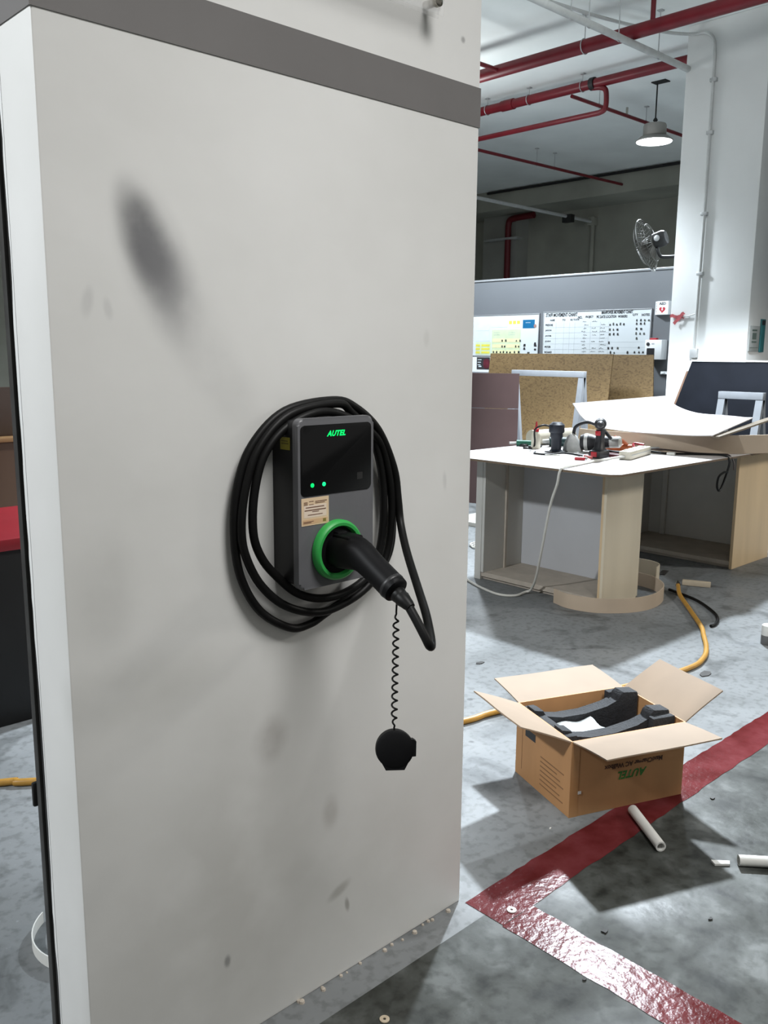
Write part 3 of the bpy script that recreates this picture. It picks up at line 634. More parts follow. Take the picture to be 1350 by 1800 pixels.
b = B(); b.box((PX - .05, 6.01, 1.185), (PX - .001, 6.15, 1.225), .005); part(t, 'block', b, M_SIGNWHITE)
b = B(); b.box((PX - .075, 6.09, 1.19), (PX - .05, 6.13, 1.215), .004); part(t, 'rocker', b, M_SIGNWHITE)
# plates on the pier's right face
t = thing('sign_plate', 'grey sign plate with small dark lines on the pier side', 'sign', (10.44, 4.68, 1.49))
b = B(); b.box((10.30, 4.670, 1.49), (10.565, 4.6795, 1.786), .002); part(t, 'plate', b, M_PLATE)
part(t, 'printed_lines', flat([(.06, .235, .19, .255), (.07, .14, .18, .215), (.06, .10, .19, .12), (.02, .04, .24, .046)], (10.30, 4.6695, 1.49), WX, FZ, .001), mat('sign_ink', (.12, .16, .14), .6, noise=.1), smooth=0)
t = thing('sign_plate', 'teal sign plate beside the grey plate on the pier side', 'sign', (10.63, 4.68, 1.48))
b = B(); b.box((10.58, 4.662, 1.483), (10.69, 4.6795, 1.869), .002); part(t, 'plate', b, M_TEAL)
b = B(); b.box((10.59, 4.660, 1.80), (10.68, 4.662, 1.855)); part(t, 'header', b, M_INKBLACK)

# ================================================================== leaning boards and trestles
def leaning(name, label, y0, y1, xb, xt, ztop, th, material, cat='board', edge=None, y0b=None, y1b=None):
    y0b = y0 if y0b is None else y0b; y1b = y1 if y1b is None else y1b
    p = V((xb, 0, 0)); q = V((xt, 0, ztop)); n = V((ztop, 0, -(xt - xb))).normalized() * th
    b = B(); R0 = [V((xb, y0b, 0)), V((xt, y0, ztop)), V((xt, y1, ztop)), V((xb, y1b, 0))]
    b.loft([R0, [v + n + V((0, 0, 0)) for v in R0]])
    lift = -min(v.co.z for v in b.bm.verts); bmesh.ops.translate(b.bm, vec=(0, 0, lift), verts=b.bm.verts)
    return solo(name, b, material, label, cat)
leaning('strand_board', 'wide tan strand board leaning on the partition behind the grey trestle', 8.66, 6.546, 10.22, 10.40, 1.445, .018, M_OSB)
leaning('strand_board', 'narrower strand board leaning behind the wide one, next to the cabinet', 7.6, 6.125, 10.52, 10.70, 1.44, .018, M_OSB, y1b=5.95)
leaning('laminate_board', 'blue-black laminate board leaning against the far pier', 5.20, 3.30, 9.78, 9.98, 1.365, .018, M_BLACKLAM, y0b=5.56, y1b=3.2)
leaning('plywood_board', 'thin brown board just behind the blue-black board', 5.30, 4.4, 9.86, 10.05, 1.25, .016, M_BROWNBOARD, y0b=5.63)
leaning('plywood_board', 'pale brown board nearest the pier, hindmost of the leaning stack', 5.24, 4.5, 9.94, 10.13, 1.30, .012, M_TAN, y0b=5.60)
b = B(); b.box((9.965, 3.32, 1.372), (10.015, 5.20, 1.386)); solo('edging_strip', b, M_WHITEPL, 'thin white strip lying along the top of the blue-black board', 'strip')
# mauve curved panel
t = thing('laminate_screen', 'tall curved mauve-brown laminate panel with a joint, standing behind the table', 'panel', (6.65, 5.6, 0))
cx, cy, R = 7.25, 5.72, .80
for z0, z1 in ((0, .925), (.93, 1.258)):
    rows = []
    for i in range(19):
        a = math.radians(222 - 90 * i / 18)
        rows.append([V((cx + R * math.cos(a), cy + R * math.sin(a) + 0, z)) for z in (z0, z1)])
    b = B(); b.sheet(rows, .012); part(t, 'panel', b, M_BROWNLAM)
def trestle(name, label, x, y0, y1, z, sx, w, splay=0.05):
    t = thing(name, label, 'trestle', (x, (y0 + y1) / 2, 0))
    b = B(); b.box((x - w / 2, y1, z - w), (x + w / 2, y0, z), .004); part(t, 'top_bar', b, M_TRESTLE)
    for yy, dy in ((y0 - w / 2, splay), (y1 + w / 2, -splay)):
        for s in (-1, 1):
            p = V((x + s * .004, yy - .0 if s < 0 else yy, z - w)); q = V((x + s * sx, yy, 0))
            d = (q - p).normalized(); u = V((0, 1, 0)) * w / 2; v = d.cross(V((0, 1, 0))) * w * .35
            b = B(); b.loft([[c + u + v, c - u + v, c - u - v, c + u - v] for c in (p, q)]); part(t, 'leg', b, M_TRESTLE)
        b = B(); zc = .32; xs = sx * (1 - zc / (z - w)); b.box((x - xs, yy - w * .3, zc - w * .35), (x + xs, yy + w * .3, zc + w * .35)); part(t, 'brace', b, M_TRESTLE)
    return t
trestle('metal_trestle', 'grey metal trestle standing in front of the wide strand board', 8.8, 6.955, 5.90, 1.245, .17, .07)
trestle('metal_trestle', 'small grey metal trestle in front of the blue-black board', 9.1, 4.40, 3.92, 1.065, .20, .075)

# ================================================================== work table and its carcasses
TZ = .78
def panelbox(b, a, c): b.box(a, c, .0015, seg=1); return b
t = thing('table_carcass', 'open grey carcass with a cream end panel under the near corner of the table', 'cabinet', (4.45, 3.14, 0))
def P(nm, a, c, mt, lab=None):
    b = B(); panelbox(b, a, c); return part(t, nm, b, mt, lab)
P('bottom_panel', (4.26, 2.70, .02), (4.66, 3.60, .05), M_DUSTY); P('plinth', (4.28, 2.70, 0), (4.30, 3.60, .02), M_DUSTY)
P('back_panel', (4.645, 2.70, .05), (4.66, 3.57, .79), M_BACKPLY); P('top_panel', (4.26, 2.70, .79), (4.66, 3.60, .811), M_GREYPLY)
P('side_panel', (4.25, 3.55, .05), (4.645, 3.572, .79), M_GREYPLY); P('side_panel', (4.25, 3.5735, .0), (4.66, 3.625, .79), M_GREYPLY)
P('side_panel', (4.25, 2.681, .0), (4.66, 2.699, .8105), M_TANPLY)
P('facing_strip', (4.45, 3.5365, .05), (4.47, 3.5495, .79), M_DUSTY)
# cream end face with a rounded far corner
b = B(); poly = [(4.245, 2.664), (4.60, 2.664)] + [(4.60 + .075 * math.sin(a), 2.739 - .075 * math.cos(a)) for a in [math.radians(k * 10) for k in range(1, 9)]] + [(4.666, 2.74), (4.661, 2.735), (4.661, 2.68), (4.245, 2.68)]
b.prism(poly, (0, 0, 0), (1, 0, 0), (0, 1, 0), .811); part(t, 'end_panel', b, M_CREAMPLY)
t = thing('table_carcass', 'open carcass with a tan end panel under the far end of the table', 'cabinet', (6.05, 3.05, 0))
P('bottom_panel', (5.75, 2.62, .02), (6.30, 3.60, .05), M_DUSTY); P('plinth', (5.77, 2.62, 0), (5.79, 3.60, .02), M_DUSTY)
P('back_panel', (6.285, 2.62, .05), (6.30, 3.57, .79), M_GREYPLY); P('top_panel', (5.75, 2.62, .79), (6.30, 3.60, .811), M_GREYPLY)
P('side_panel', (5.74, 3.55, .0), (6.30, 3.60, .79), M_GREYPLY); P('end_panel', (5.735, 2.598, 0), (6.31, 2.6185, .811), M_TANPLY)
P('facing_strip', (6.262, 3.40, .05), (6.284, 3.44, .79), M_GREYPLY)
# table top: one white laminated sheet with a clipped corner
t = thing('laminate_sheet', 'large white laminate sheet laid over the two carcasses as a table top', 'table top', (5.4, 3.3, .811))
poly = [(4.01, 2.435), (6.45, 2.435), (6.45, 3.71), (3.95, 3.71), (3.95, 2.51), (3.962, 2.475)]
b = B(); b.prism(poly, (0, 0, .8112), (1, 0, 0), (0, 1, 0), .011); part(t, 'core', b, M_PLYEDGE)
b = B(); b.prism([(x + (.001 if x < 5 else -.001), y + (.001 if y < 3 else -.001)) for x, y in poly], (0, 0, .8223), (1, 0, 0), (0, 1, 0), .0022); part(t, 'laminate_face', b, M_WHITEPLY)
TZ = .8247
# curved strip of bent plywood around the carcass foot
def band(name, label, pts, z0, h, th, material, tilt=0.0):
    C_ = spline(pts, 8); rows = [[p + V((0, 0, z0)), p + V((0, 0, z0 + h))] for p in C_]
    b = B(); b.sheet(rows, th); return solo(name, b, material, label, 'plywood strip')
band('bent_strip', 'long strip of bent plywood curling round the foot of the cream panel', [(4.155, 2.93, 0), (4.12, 2.80, 0), (4.165, 2.64, 0), (4.32, 2.51, 0), (4.51, 2.475, 0), (4.725, 2.54, 0), (4.86, 2.69, 0), (4.88, 2.88, 0), (4.80, 3.02, 0)], 0.0005, .085, .005, M_BAND)
band('bent_strip', 'short pale bent strip half hidden behind the cream panel', [(4.915, 2.70, .0), (5.02, 2.74, .0), (5.065, 2.84, .0), (5.04, 2.97, .0), (4.95, 3.05, 0)], .0005, .13, .006, M_CREAMPLY)

# curved fascia on the table with a bent white sheet lying over it
fc = V((5.942, 3.213, 0)); rows = []
for i in range(41):
    a = math.radians(166 + (262 - 166) * i / 40); r = .89
    rows.append([V((fc.x + r * math.cos(a), fc.y + r * math.sin(a), TZ + .001)), V((fc.x + r * math.cos(a), fc.y + r * math.sin(a), TZ + .118))])
b = B(); b.sheet(rows, .012); solo('curved_fascia', b, M_BAND, 'long curved plywood fascia standing on edge on the table', 'plywood strip')
near = [(5.141, 3.539, 1.103), (5.141, 3.460, 1.016), (5.123, 3.334, 0.960), (5.085, 3.102, 0.944), (5.067, 2.841, 0.946), (5.071, 2.608, 0.951), (5.076, 2.478, 0.960)]
far = [(5.961, 3.302, 1.140), (5.961, 3.199, 1.070), (5.961, 3.041, 1.028), (5.961, 2.850, 1.022), (5.942, 2.748, 1.021), (5.924, 2.673, 1.019), (5.905, 2.608, 1.022)]
N1 = spline(near, 4); F1 = spline(far, 4)
rows = [[N1[i].lerp(F1[i], k / 10) for k in range(11)] for i in range(len(N1))]
b = B(); b.sheet(rows, -.006)
solo('bent_sheet', b, M_WHITEPLY, 'large white sheet bent up along its far side, lying on the curved fascia', 'plywood sheet')
b = B(); b.loft([[V((5.114, 2.455, z)), V((6.43, 2.61, z + .07)), V((6.43, 2.665, z + .07)), V((5.114, 2.505, z))] for z in (.9445, .9555)])
solo('brown_plank', b, mat('dull_brown_plank', (.15, .12, .085), .6, noise=.15, scale=10), 'narrow dull brown plank propped under the edge of the bent white sheet', 'plank')

# ---- tools on the table
def at_t(x, y): return V((x, y, TZ))
p = at_t(4.694, 3.502)
t = thing('glue_bottle', 'cream glue bottle with a red nozzle standing near the back of the table', 'bottle', p)
b = B(); b.lathe([(.0285, 0), (.031, .004), (.031, .085), (.028, .10), (.016, .112)], p, seg=20); part(t, 'body', b, M_CREAMPL)
b = B(); b.lathe([(.018, .112), (.018, .13), (.008, .14), (.005, .175), (.002, .18)], p, seg=16); part(t, 'nozzle', b, M_TOOLRED)
p = at_t(4.564, 2.934)
t = thing('cordless_drill', 'black and red cordless drill standing upright on its battery', 'drill', p)
b = B(); b.box((p.x - .055, p.y - .042, p.z), (p.x + .055, p.y + .042, p.z + .048), .012); bt_ = part(t, 'battery', b, M_TOOLBLACK)
b = B(); b.box((p.x - .0575, p.y - .02, p.z + .010), (p.x - .054, p.y + .02, p.z + .04), .001); part(bt_, 'red_badge', b, M_TOOLRED)
b = B(); b.loft([[V((p.x + sx * a + ox, p.y + sy * c, p.z + h)) for sx, sy in ((-1, -.7), (-.7, -1), (.7, -1), (1, -.7), (1, .7), (.7, 1), (-.7, 1), (-1, .7))] for h, a, c, ox in ((.045, .045, .036, 0), (.065, .028, .024, 0), (.12, .024, .020, .003), (.17, .026, .022, .006))]); part(t, 'grip', b, M_TOOLBLACK)
b = B(); b.box((p.x - .030, p.y - .016, p.z + .135), (p.x - .012, p.y + .016, p.z + .165), .005); part(t, 'trigger', b, M_TOOLRED)
b = B(); b.lathe([(.026, -.10), (.034, -.08), (.036, .0), (.034, .06), (.028, .075)], (p.x, p.y, p.z + .205), (-.84, -.54, .03), 20); part(t, 'motor_housing', b, M_TOOLBLACK)
b = B(); b.lathe([(.024, .075), (.022, .11), (.012, .125)], (p.x, p.y, p.z + .205), (-.84, -.54, .03), 16); part(t, 'chuck', b, mat('dark_chuck_metal', (.03, .03, .032), .55, .2, noise=.1))
p = at_t(4.620, 3.288)
t = thing('trim_router', 'dark navy trimming router standing on end between the bottle and the saw', 'power tool', p)
b = B(); b.lathe([(.040, .0), (.042, .01), (.032, .02), (.034, .085), (.040, .10), (.040, .125)], p, seg=20); part(t, 'body', b, M_TOOLNAVY)
b = B(); b.lathe([(.046, .125), (.050, .135), (.048, .175), (.030, .19)], p, seg=20); part(t, 'top_cap', b, M_TOOLNAVY)
b = B(); b.box((p.x - .052, p.y - .05, p.z + .0), (p.x + .06, p.y + .05, p.z + .008), .002); part(t, 'base_plate', b, M_TOOLBLACK)
b = B(); b.tube(spline([p + V((0, .04, .16)), p + V((-.01, .10, .165)), p + V((.0, .17, .13)), p + V((.03, .19, .05)), p + V((.05, .22, .006)), p + V((.0, .26, .006))], 6), .006, 8); part(t, 'cord', b, M_RUBBER)
p = at_t(4.722, 3.223)
t = thing('circular_saw', 'grey circular saw with a dark motor lying beside the router', 'power tool', p)
b = B(); b.prism([(.0, 0), (.13, 0), (.115, .05), (.085, .10), (.055, .118), (.03, .10), (.01, .05)], p + V((.0, .075, .0)), (.25, -.97, 0), (0, 0, 1), .035, .004); part(t, 'blade_guard', b, M_TOOLGREY)
b = B(); b.box((p.x - .045, p.y - .10, p.z), (p.x + .10, p.y + .08, p.z + .006), .001); part(t, 'shoe', b, M_TOOLGREY)
ax = V((.35, -.93, .05)).normalized(); b = B(); b.lathe([(.045, 0), (.052, .02), (.054, .05), (.050, .07), (.040, .09), (.040, .14), (.034, .20)], p + V((.02, -.04, .065)), ax, 22); mo = part(t, 'motor', b, M_TOOLBLACK)
b = B(); b.lathe([(.0555, 0), (.0555, .022)], p + V((.02, -.04, .065)) + ax * .026, ax, 22); part(mo, 'steel_collar', b, M_TOOLGREY)
b = B(); b.lathe([(.036, 0), (.036, .09), (.028, .10)], p + V((.02, -.04, .065)) + ax * .15, ax, 18); part(mo, 'rear_housing', b, M_TOOLGREY)
b = B(); b.tube(spline([p + V((.03, .06, .03)), p + V((.03, .03, .09)), p + V((.01, -.0, .16)), p + V((.01, -.09, .195)), p + V((.02, -.18, .165)), p + V((.03, -.25, .10))], 6), .011, 8); part(t, 'handle', b, M_TOOLBLACK)
t = thing('cord_tangle', 'tangle of thin black cords on the table between router and drill', 'cord', at_t(4.57, 3.10))
for q in ([(4.50, 3.36, .006), (4.42, 3.30, .006), (4.44, 3.20, .006), (4.52, 3.17, .012), (4.56, 3.10, .006), (4.53, 3.03, .006)], [(4.728, 2.96, .006), (4.755, 2.905, .006), (4.785, 2.93, .006), (4.775, 3.01, .006), (4.735, 3.05, .012), (4.74, 3.09, .006), (4.775, 3.085, .006)]):
    b = B(); b.tube(spline([(x, y, TZ + z) for x, y, z in q], 7), .0055, 8); part(t, 'cord', b, M_RUBBER)
# dark red tool case lid under the drill
p = at_t(4.685, 2.999)
t = thing('tool_tray', 'flat dark red tool tray lying behind the drill', 'tray', p)
b = B(); b.box((p.x - .05, p.y - .20, p.z), (p.x + .03, p.y + .06, p.z + .022), .006); part(t, 'tray', b, M_TOOLDKRED)
b = B(); b.tube(spline([p + V((.0, .05, .03)), p + V((.0, .02, .04)), p + V((-.02, -.08, .035)), p + V((.0, -.15, .032)), p + V((.02, -.19, .03))], 6), .007, 8); part(t, 'coiled_cord', b, M_RUBBER)
p = at_t(4.378, 2.943)
t = thing('spring_clamp', 'small pink-red clamp lying in front of the drill', 'clamp', p)
b = B(); b.box((-.014, -.030, 0), (.014, .03, .018), .005, Matrix.Translation(p + V((.0, -.0, 0))) @ Matrix.Rotation(.5, 4, 'Z')); part(t, 'lower_jaw', b, M_TOOLRED)
b = B(); b.box((-.012, -.026, 0), (.012, .026, .014), .004, Matrix.Translation(p + V((.045, -.025, .012))) @ Matrix.Rotation(.5, 4, 'Z') @ Matrix.Rotation(.25, 4, 'X')); part(t, 'upper_jaw', b, mat('pink_red_plastic', (.42, .09, .08), .45, noise=.1))
b = B(); b.cyl(p + V((.022, -.035, .012)), p + V((.022, .015, .012)), .008, seg=10); part(t, 'spring', b, M_TOOLGREY)
p = at_t(4.843, 3.064)
t = thing('caulking_gun', 'orange caulking gun lying behind the power strip', 'tool', p)
b = B(); b.cyl(p + V((-.02, .10, .03)), p + V((.14, -.10, .03)), .022, seg=16); part(t, 'barrel', b, M_TOOLORANGE)
b = B(); b.cyl(p + V((.14, -.10, .03)), p + V((.25, -.23, .034)), .006, seg=8); part(t, 'plunger', b, M_TOOLGREY)
b = B(); b.tube(spline([p + V((.13, -.08, .04)), p + V((.09, -.06, .075)), p + V((.05, -.02, .10))], 4), .011, 8); part(t, 'handle', b, M_TOOLORANGE)
b = B(); b.tube(spline([p + V((.15, -.11, .03)), p + V((.18, -.09, .055)), p + V((.20, -.15, .05))], 4), .008, 8); part(t, 'trigger', b, M_TOOLRED)
p = at_t(4.787, 2.822)
t = thing('power_strip', 'cream extension socket strip near the front edge of the table', 'power strip', p)
rz = math.atan2(.055, .42); MX = Matrix.Translation(p) @ Matrix.Rotation(rz + .10, 4, 'Z')
b = B(); b.box((-.20, -.038, .0), (.20, .038, .052), .010, MX); part(t, 'body', b, M_CREAMPL)
for k in range(4):
    b = B(); b.box((-.16 + k * .085, -.024, .0515), (-.10 + k * .085, .024, .0545), .004, MX); so = part(t, 'socket', b, M_WHITEPL)
    b = B()
    for dx, dy in ((0, .012), (-.01, -.008), (.01, -.008)): b.box((-.13 + k * .085 + dx - .003, dy - .004, .0540), (-.13 + k * .085 + dx + .003, dy + .004, .0552), 0, MX)
    part(so, 'socket_holes', b, M_INKBLACK)
b = B(); b.box((-.19, -.0388, .026), (.19, -.0382, .030), 0, MX); part(t, 'seam', b, M_INKGREY)
# white mains cord of the strip: over the table edge, down to the carcass and away across the floor
CO = [MX @ V((-.20, 0, .02)), V((4.50, 2.83, TZ + .008)), V((4.30, 2.82, TZ + .008)), V((4.10, 2.79, TZ + .008)), V((3.965, 2.77, TZ + .008)), V((3.935, 2.772, TZ - .02)), V((3.945, 2.79, .74)), V((3.985, 2.86, .60)), V((4.07, 2.97, .303)), V((4.15, 3.06, .12)), V((4.20, 3.13, .03)), V((4.18, 3.16, .012)),
      V((4.09, 3.16, .008)), V((4.035, 3.24, .008)), V((4.07, 3.40, .008)), V((4.15, 3.585, .008)), V((4.3, 3.85, .008)), V((4.5, 4.2, .008))]
b = B(); b.tube(spline(CO, 6), .0075, 8); part(t, 'mains_cord', b, M_WHITEPL)
# dark leads plugged in, hanging over the front edge in a loop
CO = [MX @ V((.20, -.01, .02)), V((5.03, 2.766, TZ + .010)), V((5.10, 2.68, TZ + .008)), V((5.20, 2.56, TZ + .008)), V((5.215, 2.46, TZ + .008)), V((5.21, 2.425, TZ - .02)), V((5.18, 2.42, .74)), V((5.12, 2.418, .655)), V((5.085, 2.418, .632)), V((5.06, 2.42, .66)), V((5.075, 2.422, .715)), V((5.13, 2.418, .74)), V((5.17, 2.414, .738))]
b = B(); b.tube(spline(CO, 6), .0065, 8); part(t, 'black_lead', b, M_RUBBER)
CO = [MX @ V((.20, .012, .03)), V((5.05, 2.80, TZ + .03)), V((5.17, 2.64, TZ + .012)), V((5.26, 2.525, TZ + .008)), V((5.265, 2.46, TZ + .008)), V((5.26, 2.422, TZ - .03)), V((5.25, 2.41, .745))]
b = B(); b.tube(spline(CO, 6), .005, 8); part(t, 'black_lead', b, mat('dark_brown_cable', (.03, .018, .016), .5, noise=.1))
p = at_t(4.750, 3.632)
t = thing('screw_gun', 'green handled tool lying at the back left of the table', 'tool', p)
b = B(); b.cyl(p + V((-.03, .05, .022)), p + V((.06, -.06, .022)), .021, .018, seg=14); part(t, 'handle', b, M_TOOLGREEN)
b = B(); b.cyl(p + V((-.03, .05, .022)), p + V((-.075, .075, .022)), .008, seg=10); part(t, 'shaft', b, M_TOOLGREY)
b = B(); b.box((p.x - .03, p.y - .02, p.z), (p.x + .01, p.y + .03, p.z + .018), .005); part(t, 'chuck', b, M_TOOLBLACK)
b = B(); b.tube(spline([p + V((.06, -.06, .02)), p + V((.045, -.10, .01)), p + V((.0, -.105, .008)), p + V((-.05, -.065, .008))], 6), .007, 8); part(t, 'cord', b, M_RUBBER)
p = at_t(4.936, 3.446)
t = thing('electric_drill', 'dark teal corded drill lying behind the glue bottle', 'drill', p)
b = B(); b.cyl(p + V((-.06, .08, .034)), p + V((.06, -.06, .034)), .033, .030, seg=16); part(t, 'body', b, mat('dark_teal_plastic', (.012, .035, .036), .5, noise=.1))
b = B(); b.cyl(p + V((-.06, .08, .034)), p + V((-.09, .115, .034)), .018, .012, seg=12); part(t, 'chuck', b, M_TOOLGREY)
b = B(); b.cyl(p + V((.04, -.05, .03)), p + V((.10, .05, .022)), .02, seg=12); part(t, 'grip', b, M_TOOLBLACK)
b = B(); b.cyl((4.845, 3.655, TZ + .052), (5.23, 3.60, TZ + .052), .052, seg=24); t = solo('paper_roll', b, M_CREAMPL, 'fat cream roll lying at the back of the table behind the bottle', 'roll')
b = B(); b.box((-.045, -.022, 0), (.045, .022, .007), .001, Matrix.Translation(at_t(4.461, 3.204)) @ Matrix.Rotation(-.7, 4, 'Z')); solo('offcut', b, M_WHITEPL, 'small white offcut lying on the table in front of the saw', 'offcut')
b = B(); b.box((-.03, -.025, 0), (.03, .025, .018), .004, Matrix.Translation(at_t(5.058, 2.729)) @ Matrix.Rotation(.3, 4, 'Z')); t = solo('plug_adapter', b, M_WHITEPL, 'small white plug adapter on the table right of the power strip', 'plug')

# ================================================================== charger on the pillar
CXm, CZ0, CZ1 = 1.1135, .979, 1.313
t = thing('wall_charger', 'grey and black electric car wall charger with a lit green logo and green ring', 'charger', (CXm, 1.394, CZ0))
yF = 1.31
b = B(); b.prism(rrect(1.020, CZ0 + .004, 1.207, CZ1 - .004, .016), (0, 1.3945, 0), (1, 0, 0), (0, 0, 1), 1.3945 - 1.326, .003); part(t, 'rear_case', b, M_CHBLACK)
b = B(); b.prism(rrect(1.0165, CZ0, 1.2105, CZ1, .014), (0, 1.3262, 0), (1, 0, 0), (0, 0, 1), 1.3262 - yF, .006, 3); part(t, 'front_cover', b, M_CHGREY)
b = B(); b.prism(rrect(1.0225, 1.164, 1.2035, 1.300, .010), (0, yF + .0005, 0), (1, 0, 0), (0, 0, 1), .0018, .0006); SC = part(t, 'screen', b, M_GLASSBLK)
part(SC, 'logo', text_mesh('AUTEL', .048, .0112, (1.0865, yF - .0014, 1.2765), WX, FZ, .035, .35, .0003, 1.05), M_LED, 'glowing green AUTEL logo', smooth=0)
for x, mt in ((1.0500, M_LED), (1.0790, M_LED2)):
    b = B(); b.lathe([(.0042, 0), (.0042, .0008), (.003, .0012)], (x, yF - .0012, 1.1845), (0, -1, 0), 20); part(SC, 'status_light', b, mt, 'round green status light')
b = B(); b.box((1.165, yF - .0016, 1.186), (1.180, yF - .0011, 1.200)); part(SC, 'card_mark', b, mat('faint_grey_mark', (.02, .02, .02), .4, noise=.05))
# sticker
ST = B(); ST.prism([(1.0235, 1.1065), (1.0915, 1.1065), (1.0915, 1.1605), (1.0235, 1.1605)], (0, yF - .0002, 0), (1, 0, 0), (0, 0, 1), .0005); ST = part(t, 'sticker', ST, M_STICKER, 'cream information sticker', smooth=0)
o = (1.0235, yF - .0007, 1.1065)
part(ST, 'sticker_panel', flat([(.006, .0155, .062, .040)], o, WX, FZ, .0002), M_STICKERIN, smooth=0)
part(ST, 'sticker_band', flat([(.0025, .0025, .0655, .012)], o, WX, FZ, .0002), M_STICKERBAND, smooth=0)
rr = [(.010, .0345, .056, .0362), (.0075, .0288, .0605, .0308), (.026, .0258, .043, .0272), (.0155, .0198, .052, .0213), (.034, .0455, .063, .0468), (.034, .0425, .058, .0437), (.019, .0405, .030, .0415), (.019, .0465, .030, .0475), (.006, .040, .015, .0412), (.006, .0425, .015, .0437), (.006, .045, .015, .0462), (.0045, .0048, .024, .0063), (.0045, .0072, .030, .0083)]
part(ST, 'printed_text', flat(rr, o, WX, FZ, .0004), M_INKBROWN, smooth=0, kind='stuff')
part(ST, 'seal', flat([(.053, .0045, .0605, .0105)], o, WX, FZ, .0005), mat('olive_ink', (.22, .17, .04), .6, noise=.1), smooth=0)
b = B(); b.prism([(0, 0), (.030, 0), (.030, .024), (0, .024)], (1.0198, 1.368, 1.252), (0, -1, 0), (0, 0, 1), .0008); YL = part(t, 'side_label', b, M_YELLOWLAB, 'olive yellow label on the side of the case', smooth=0)
part(YL, 'printed_text', flat([(.004, .016, .024, .018), (.004, .011, .026, .013)], (1.0189, 1.368, 1.252), (0, -1, 0), (0, 0, 1), .0002), mat('dark_olive_ink', (.12, .10, .02), .6, noise=.1), smooth=0)
# green ring and socket
RC = V((1.108, yF, 1.0505))
b = B(); b.lathe([(.0585, 0), (.0610, .003), (.0610, .011), (.0595, .016), (.0555, .019), (.0500, .0185), (.0475, .015), (.0470, .0)], RC, (0, -1, 0), 56, cap=False); part(t, 'ring', b, M_GREENRING, 'green ring around the connector holder')
b = B(); b.lathe([(.0468, .0), (.0468, .010), (.040, .012), (.0001, .012)], RC, (0, -1, 0), 44); part(t, 'socket', b, M_GUN)
b = B(); b.box((1.094, yF - .026, 1.081), (1.120, yF - .010, 1.0905), .004); part(t, 'latch', b, M_GUN)

# ---- connector, cable and dust cap
t = thing('charging_cable', 'black charging cable coiled round the charger, its connector parked in the ring', 'cable', (1.11, 1.36, .63))
# connector head and handle: one lofted body in the plane X = 1.108
def srings(path):
    rings = []
    for i, (y, z, rx, rn, e) in enumerate(path):
        p0 = path[max(i - 1, 0)]; p1 = path[min(i + 1, len(path) - 1)]; d = V((0, p1[0] - p0[0], p1[1] - p0[1])).normalized(); n = d.cross(V((1, 0, 0))).normalized()
        if n.z < 0: n = -n
        ring = []
        for k in range(28):
            a = 2 * PI * k / 28; c, s = math.cos(a), math.sin(a)
            ring.append(V((1.108, y, z)) + V((1, 0, 0)) * rx * (abs(c) ** e) * (1 if c > 0 else -1) + n * rn * (abs(s) ** e) * (1 if s > 0 else -1))
        rings.append(ring)
    return rings
gun = [(1.300, 1.051, .0335, .033, .8), (1.285, 1.051, .0345, .034, .8), (1.268, 1.052, .0335, .034, .8), (1.252, 1.053, .031, .034, .85), (1.240, 1.052, .029, .033, .9), (1.228, 1.049, .028, .031, .95), (1.215, 1.043, .027, .029, 1), (1.200, 1.035, .0265, .0275, 1), (1.180, 1.025, .0265, .0265, 1), (1.160, 1.0145, .0265, .0265, 1), (1.142, 1.005, .0265, .0265, 1), (1.134, 1.001, .0255, .0255, 1), (1.1315, .9995, .020, .020, 1)]
b = B(); b.loft(srings(gun)); G = part(t, 'connector', b, M_GUN, 'matt black charging connector handle', smooth=50)
b = B(); b.box((1.088, 1.247, 1.078), (1.128, 1.296, 1.0865), .004); part(G, 'thumb_rest', b, M_GUN)
d = V((0, -.885, -.465)).normalized(); e0 = V((1.108, 1.1335, 1.0005))
b = B(); b.lathe([(.0265, -.006), (.0272, -.004), (.0272, .0), (.0262, .002)], e0 - d * .012, d, 28); part(G, 'end_collar', b, M_CHBLACK)
b = B(); b.lathe([(.0150, 0), (.0165, .004), (.0150, .012), (.0145, .014), (.0155, .018), (.0125, .030), (.0115, .036), (.0090, .044)], e0 + V((0, 0, -.004)), d, 20); part(G, 'cable_gland', b, M_RUBBER)
# the coil: three loops round the charger, then the tail to the connector (x, z on the wall, y out of it)
L1 = [(1.149, 1.318), (1.049, 1.302), (.983, 1.25), (.955, 1.176), (.95, 1.097), (.969, 1.043), (1.008, .997), (1.057, .956), (1.117, .935), (1.184, .936), (1.246, .961), (1.282, 1.016), (1.293, 1.106), (1.283, 1.197), (1.249, 1.275)]
L2 = [(1.160, 1.335), (1.041, 1.318), (.966, 1.257), (.933, 1.179), (.923, 1.101), (.935, 1.045), (.968, .987), (1.023, .938), (1.095, .909), (1.161, .908), (1.241, .934), (1.299, .991), (1.318, 1.08), (1.308, 1.176), (1.268, 1.262)]
L3 = [(1.150, 1.342), (1.029, 1.325), (.951, 1.264), (.916, 1.187), (.907, 1.1), (.919, 1.015), (.963, .938), (1.035, .889), (1.086, .886), (1.125, .899), (1.166, .914), (1.246, .936), (1.309, 1.001), (1.331, 1.102)]
def scale_loop(loop, y0, y1):
    out = []
    for i, (x, z) in enumerate(loop):
        y = y0 + (y1 - y0) * i / (len(loop) - 1); k = y / 1.365      # scaled about the camera; loops from image pixels at 30 mm from the wall
        out.append(V((x * k, y, 1.436 + (z - 1.436) * k)))
    return out
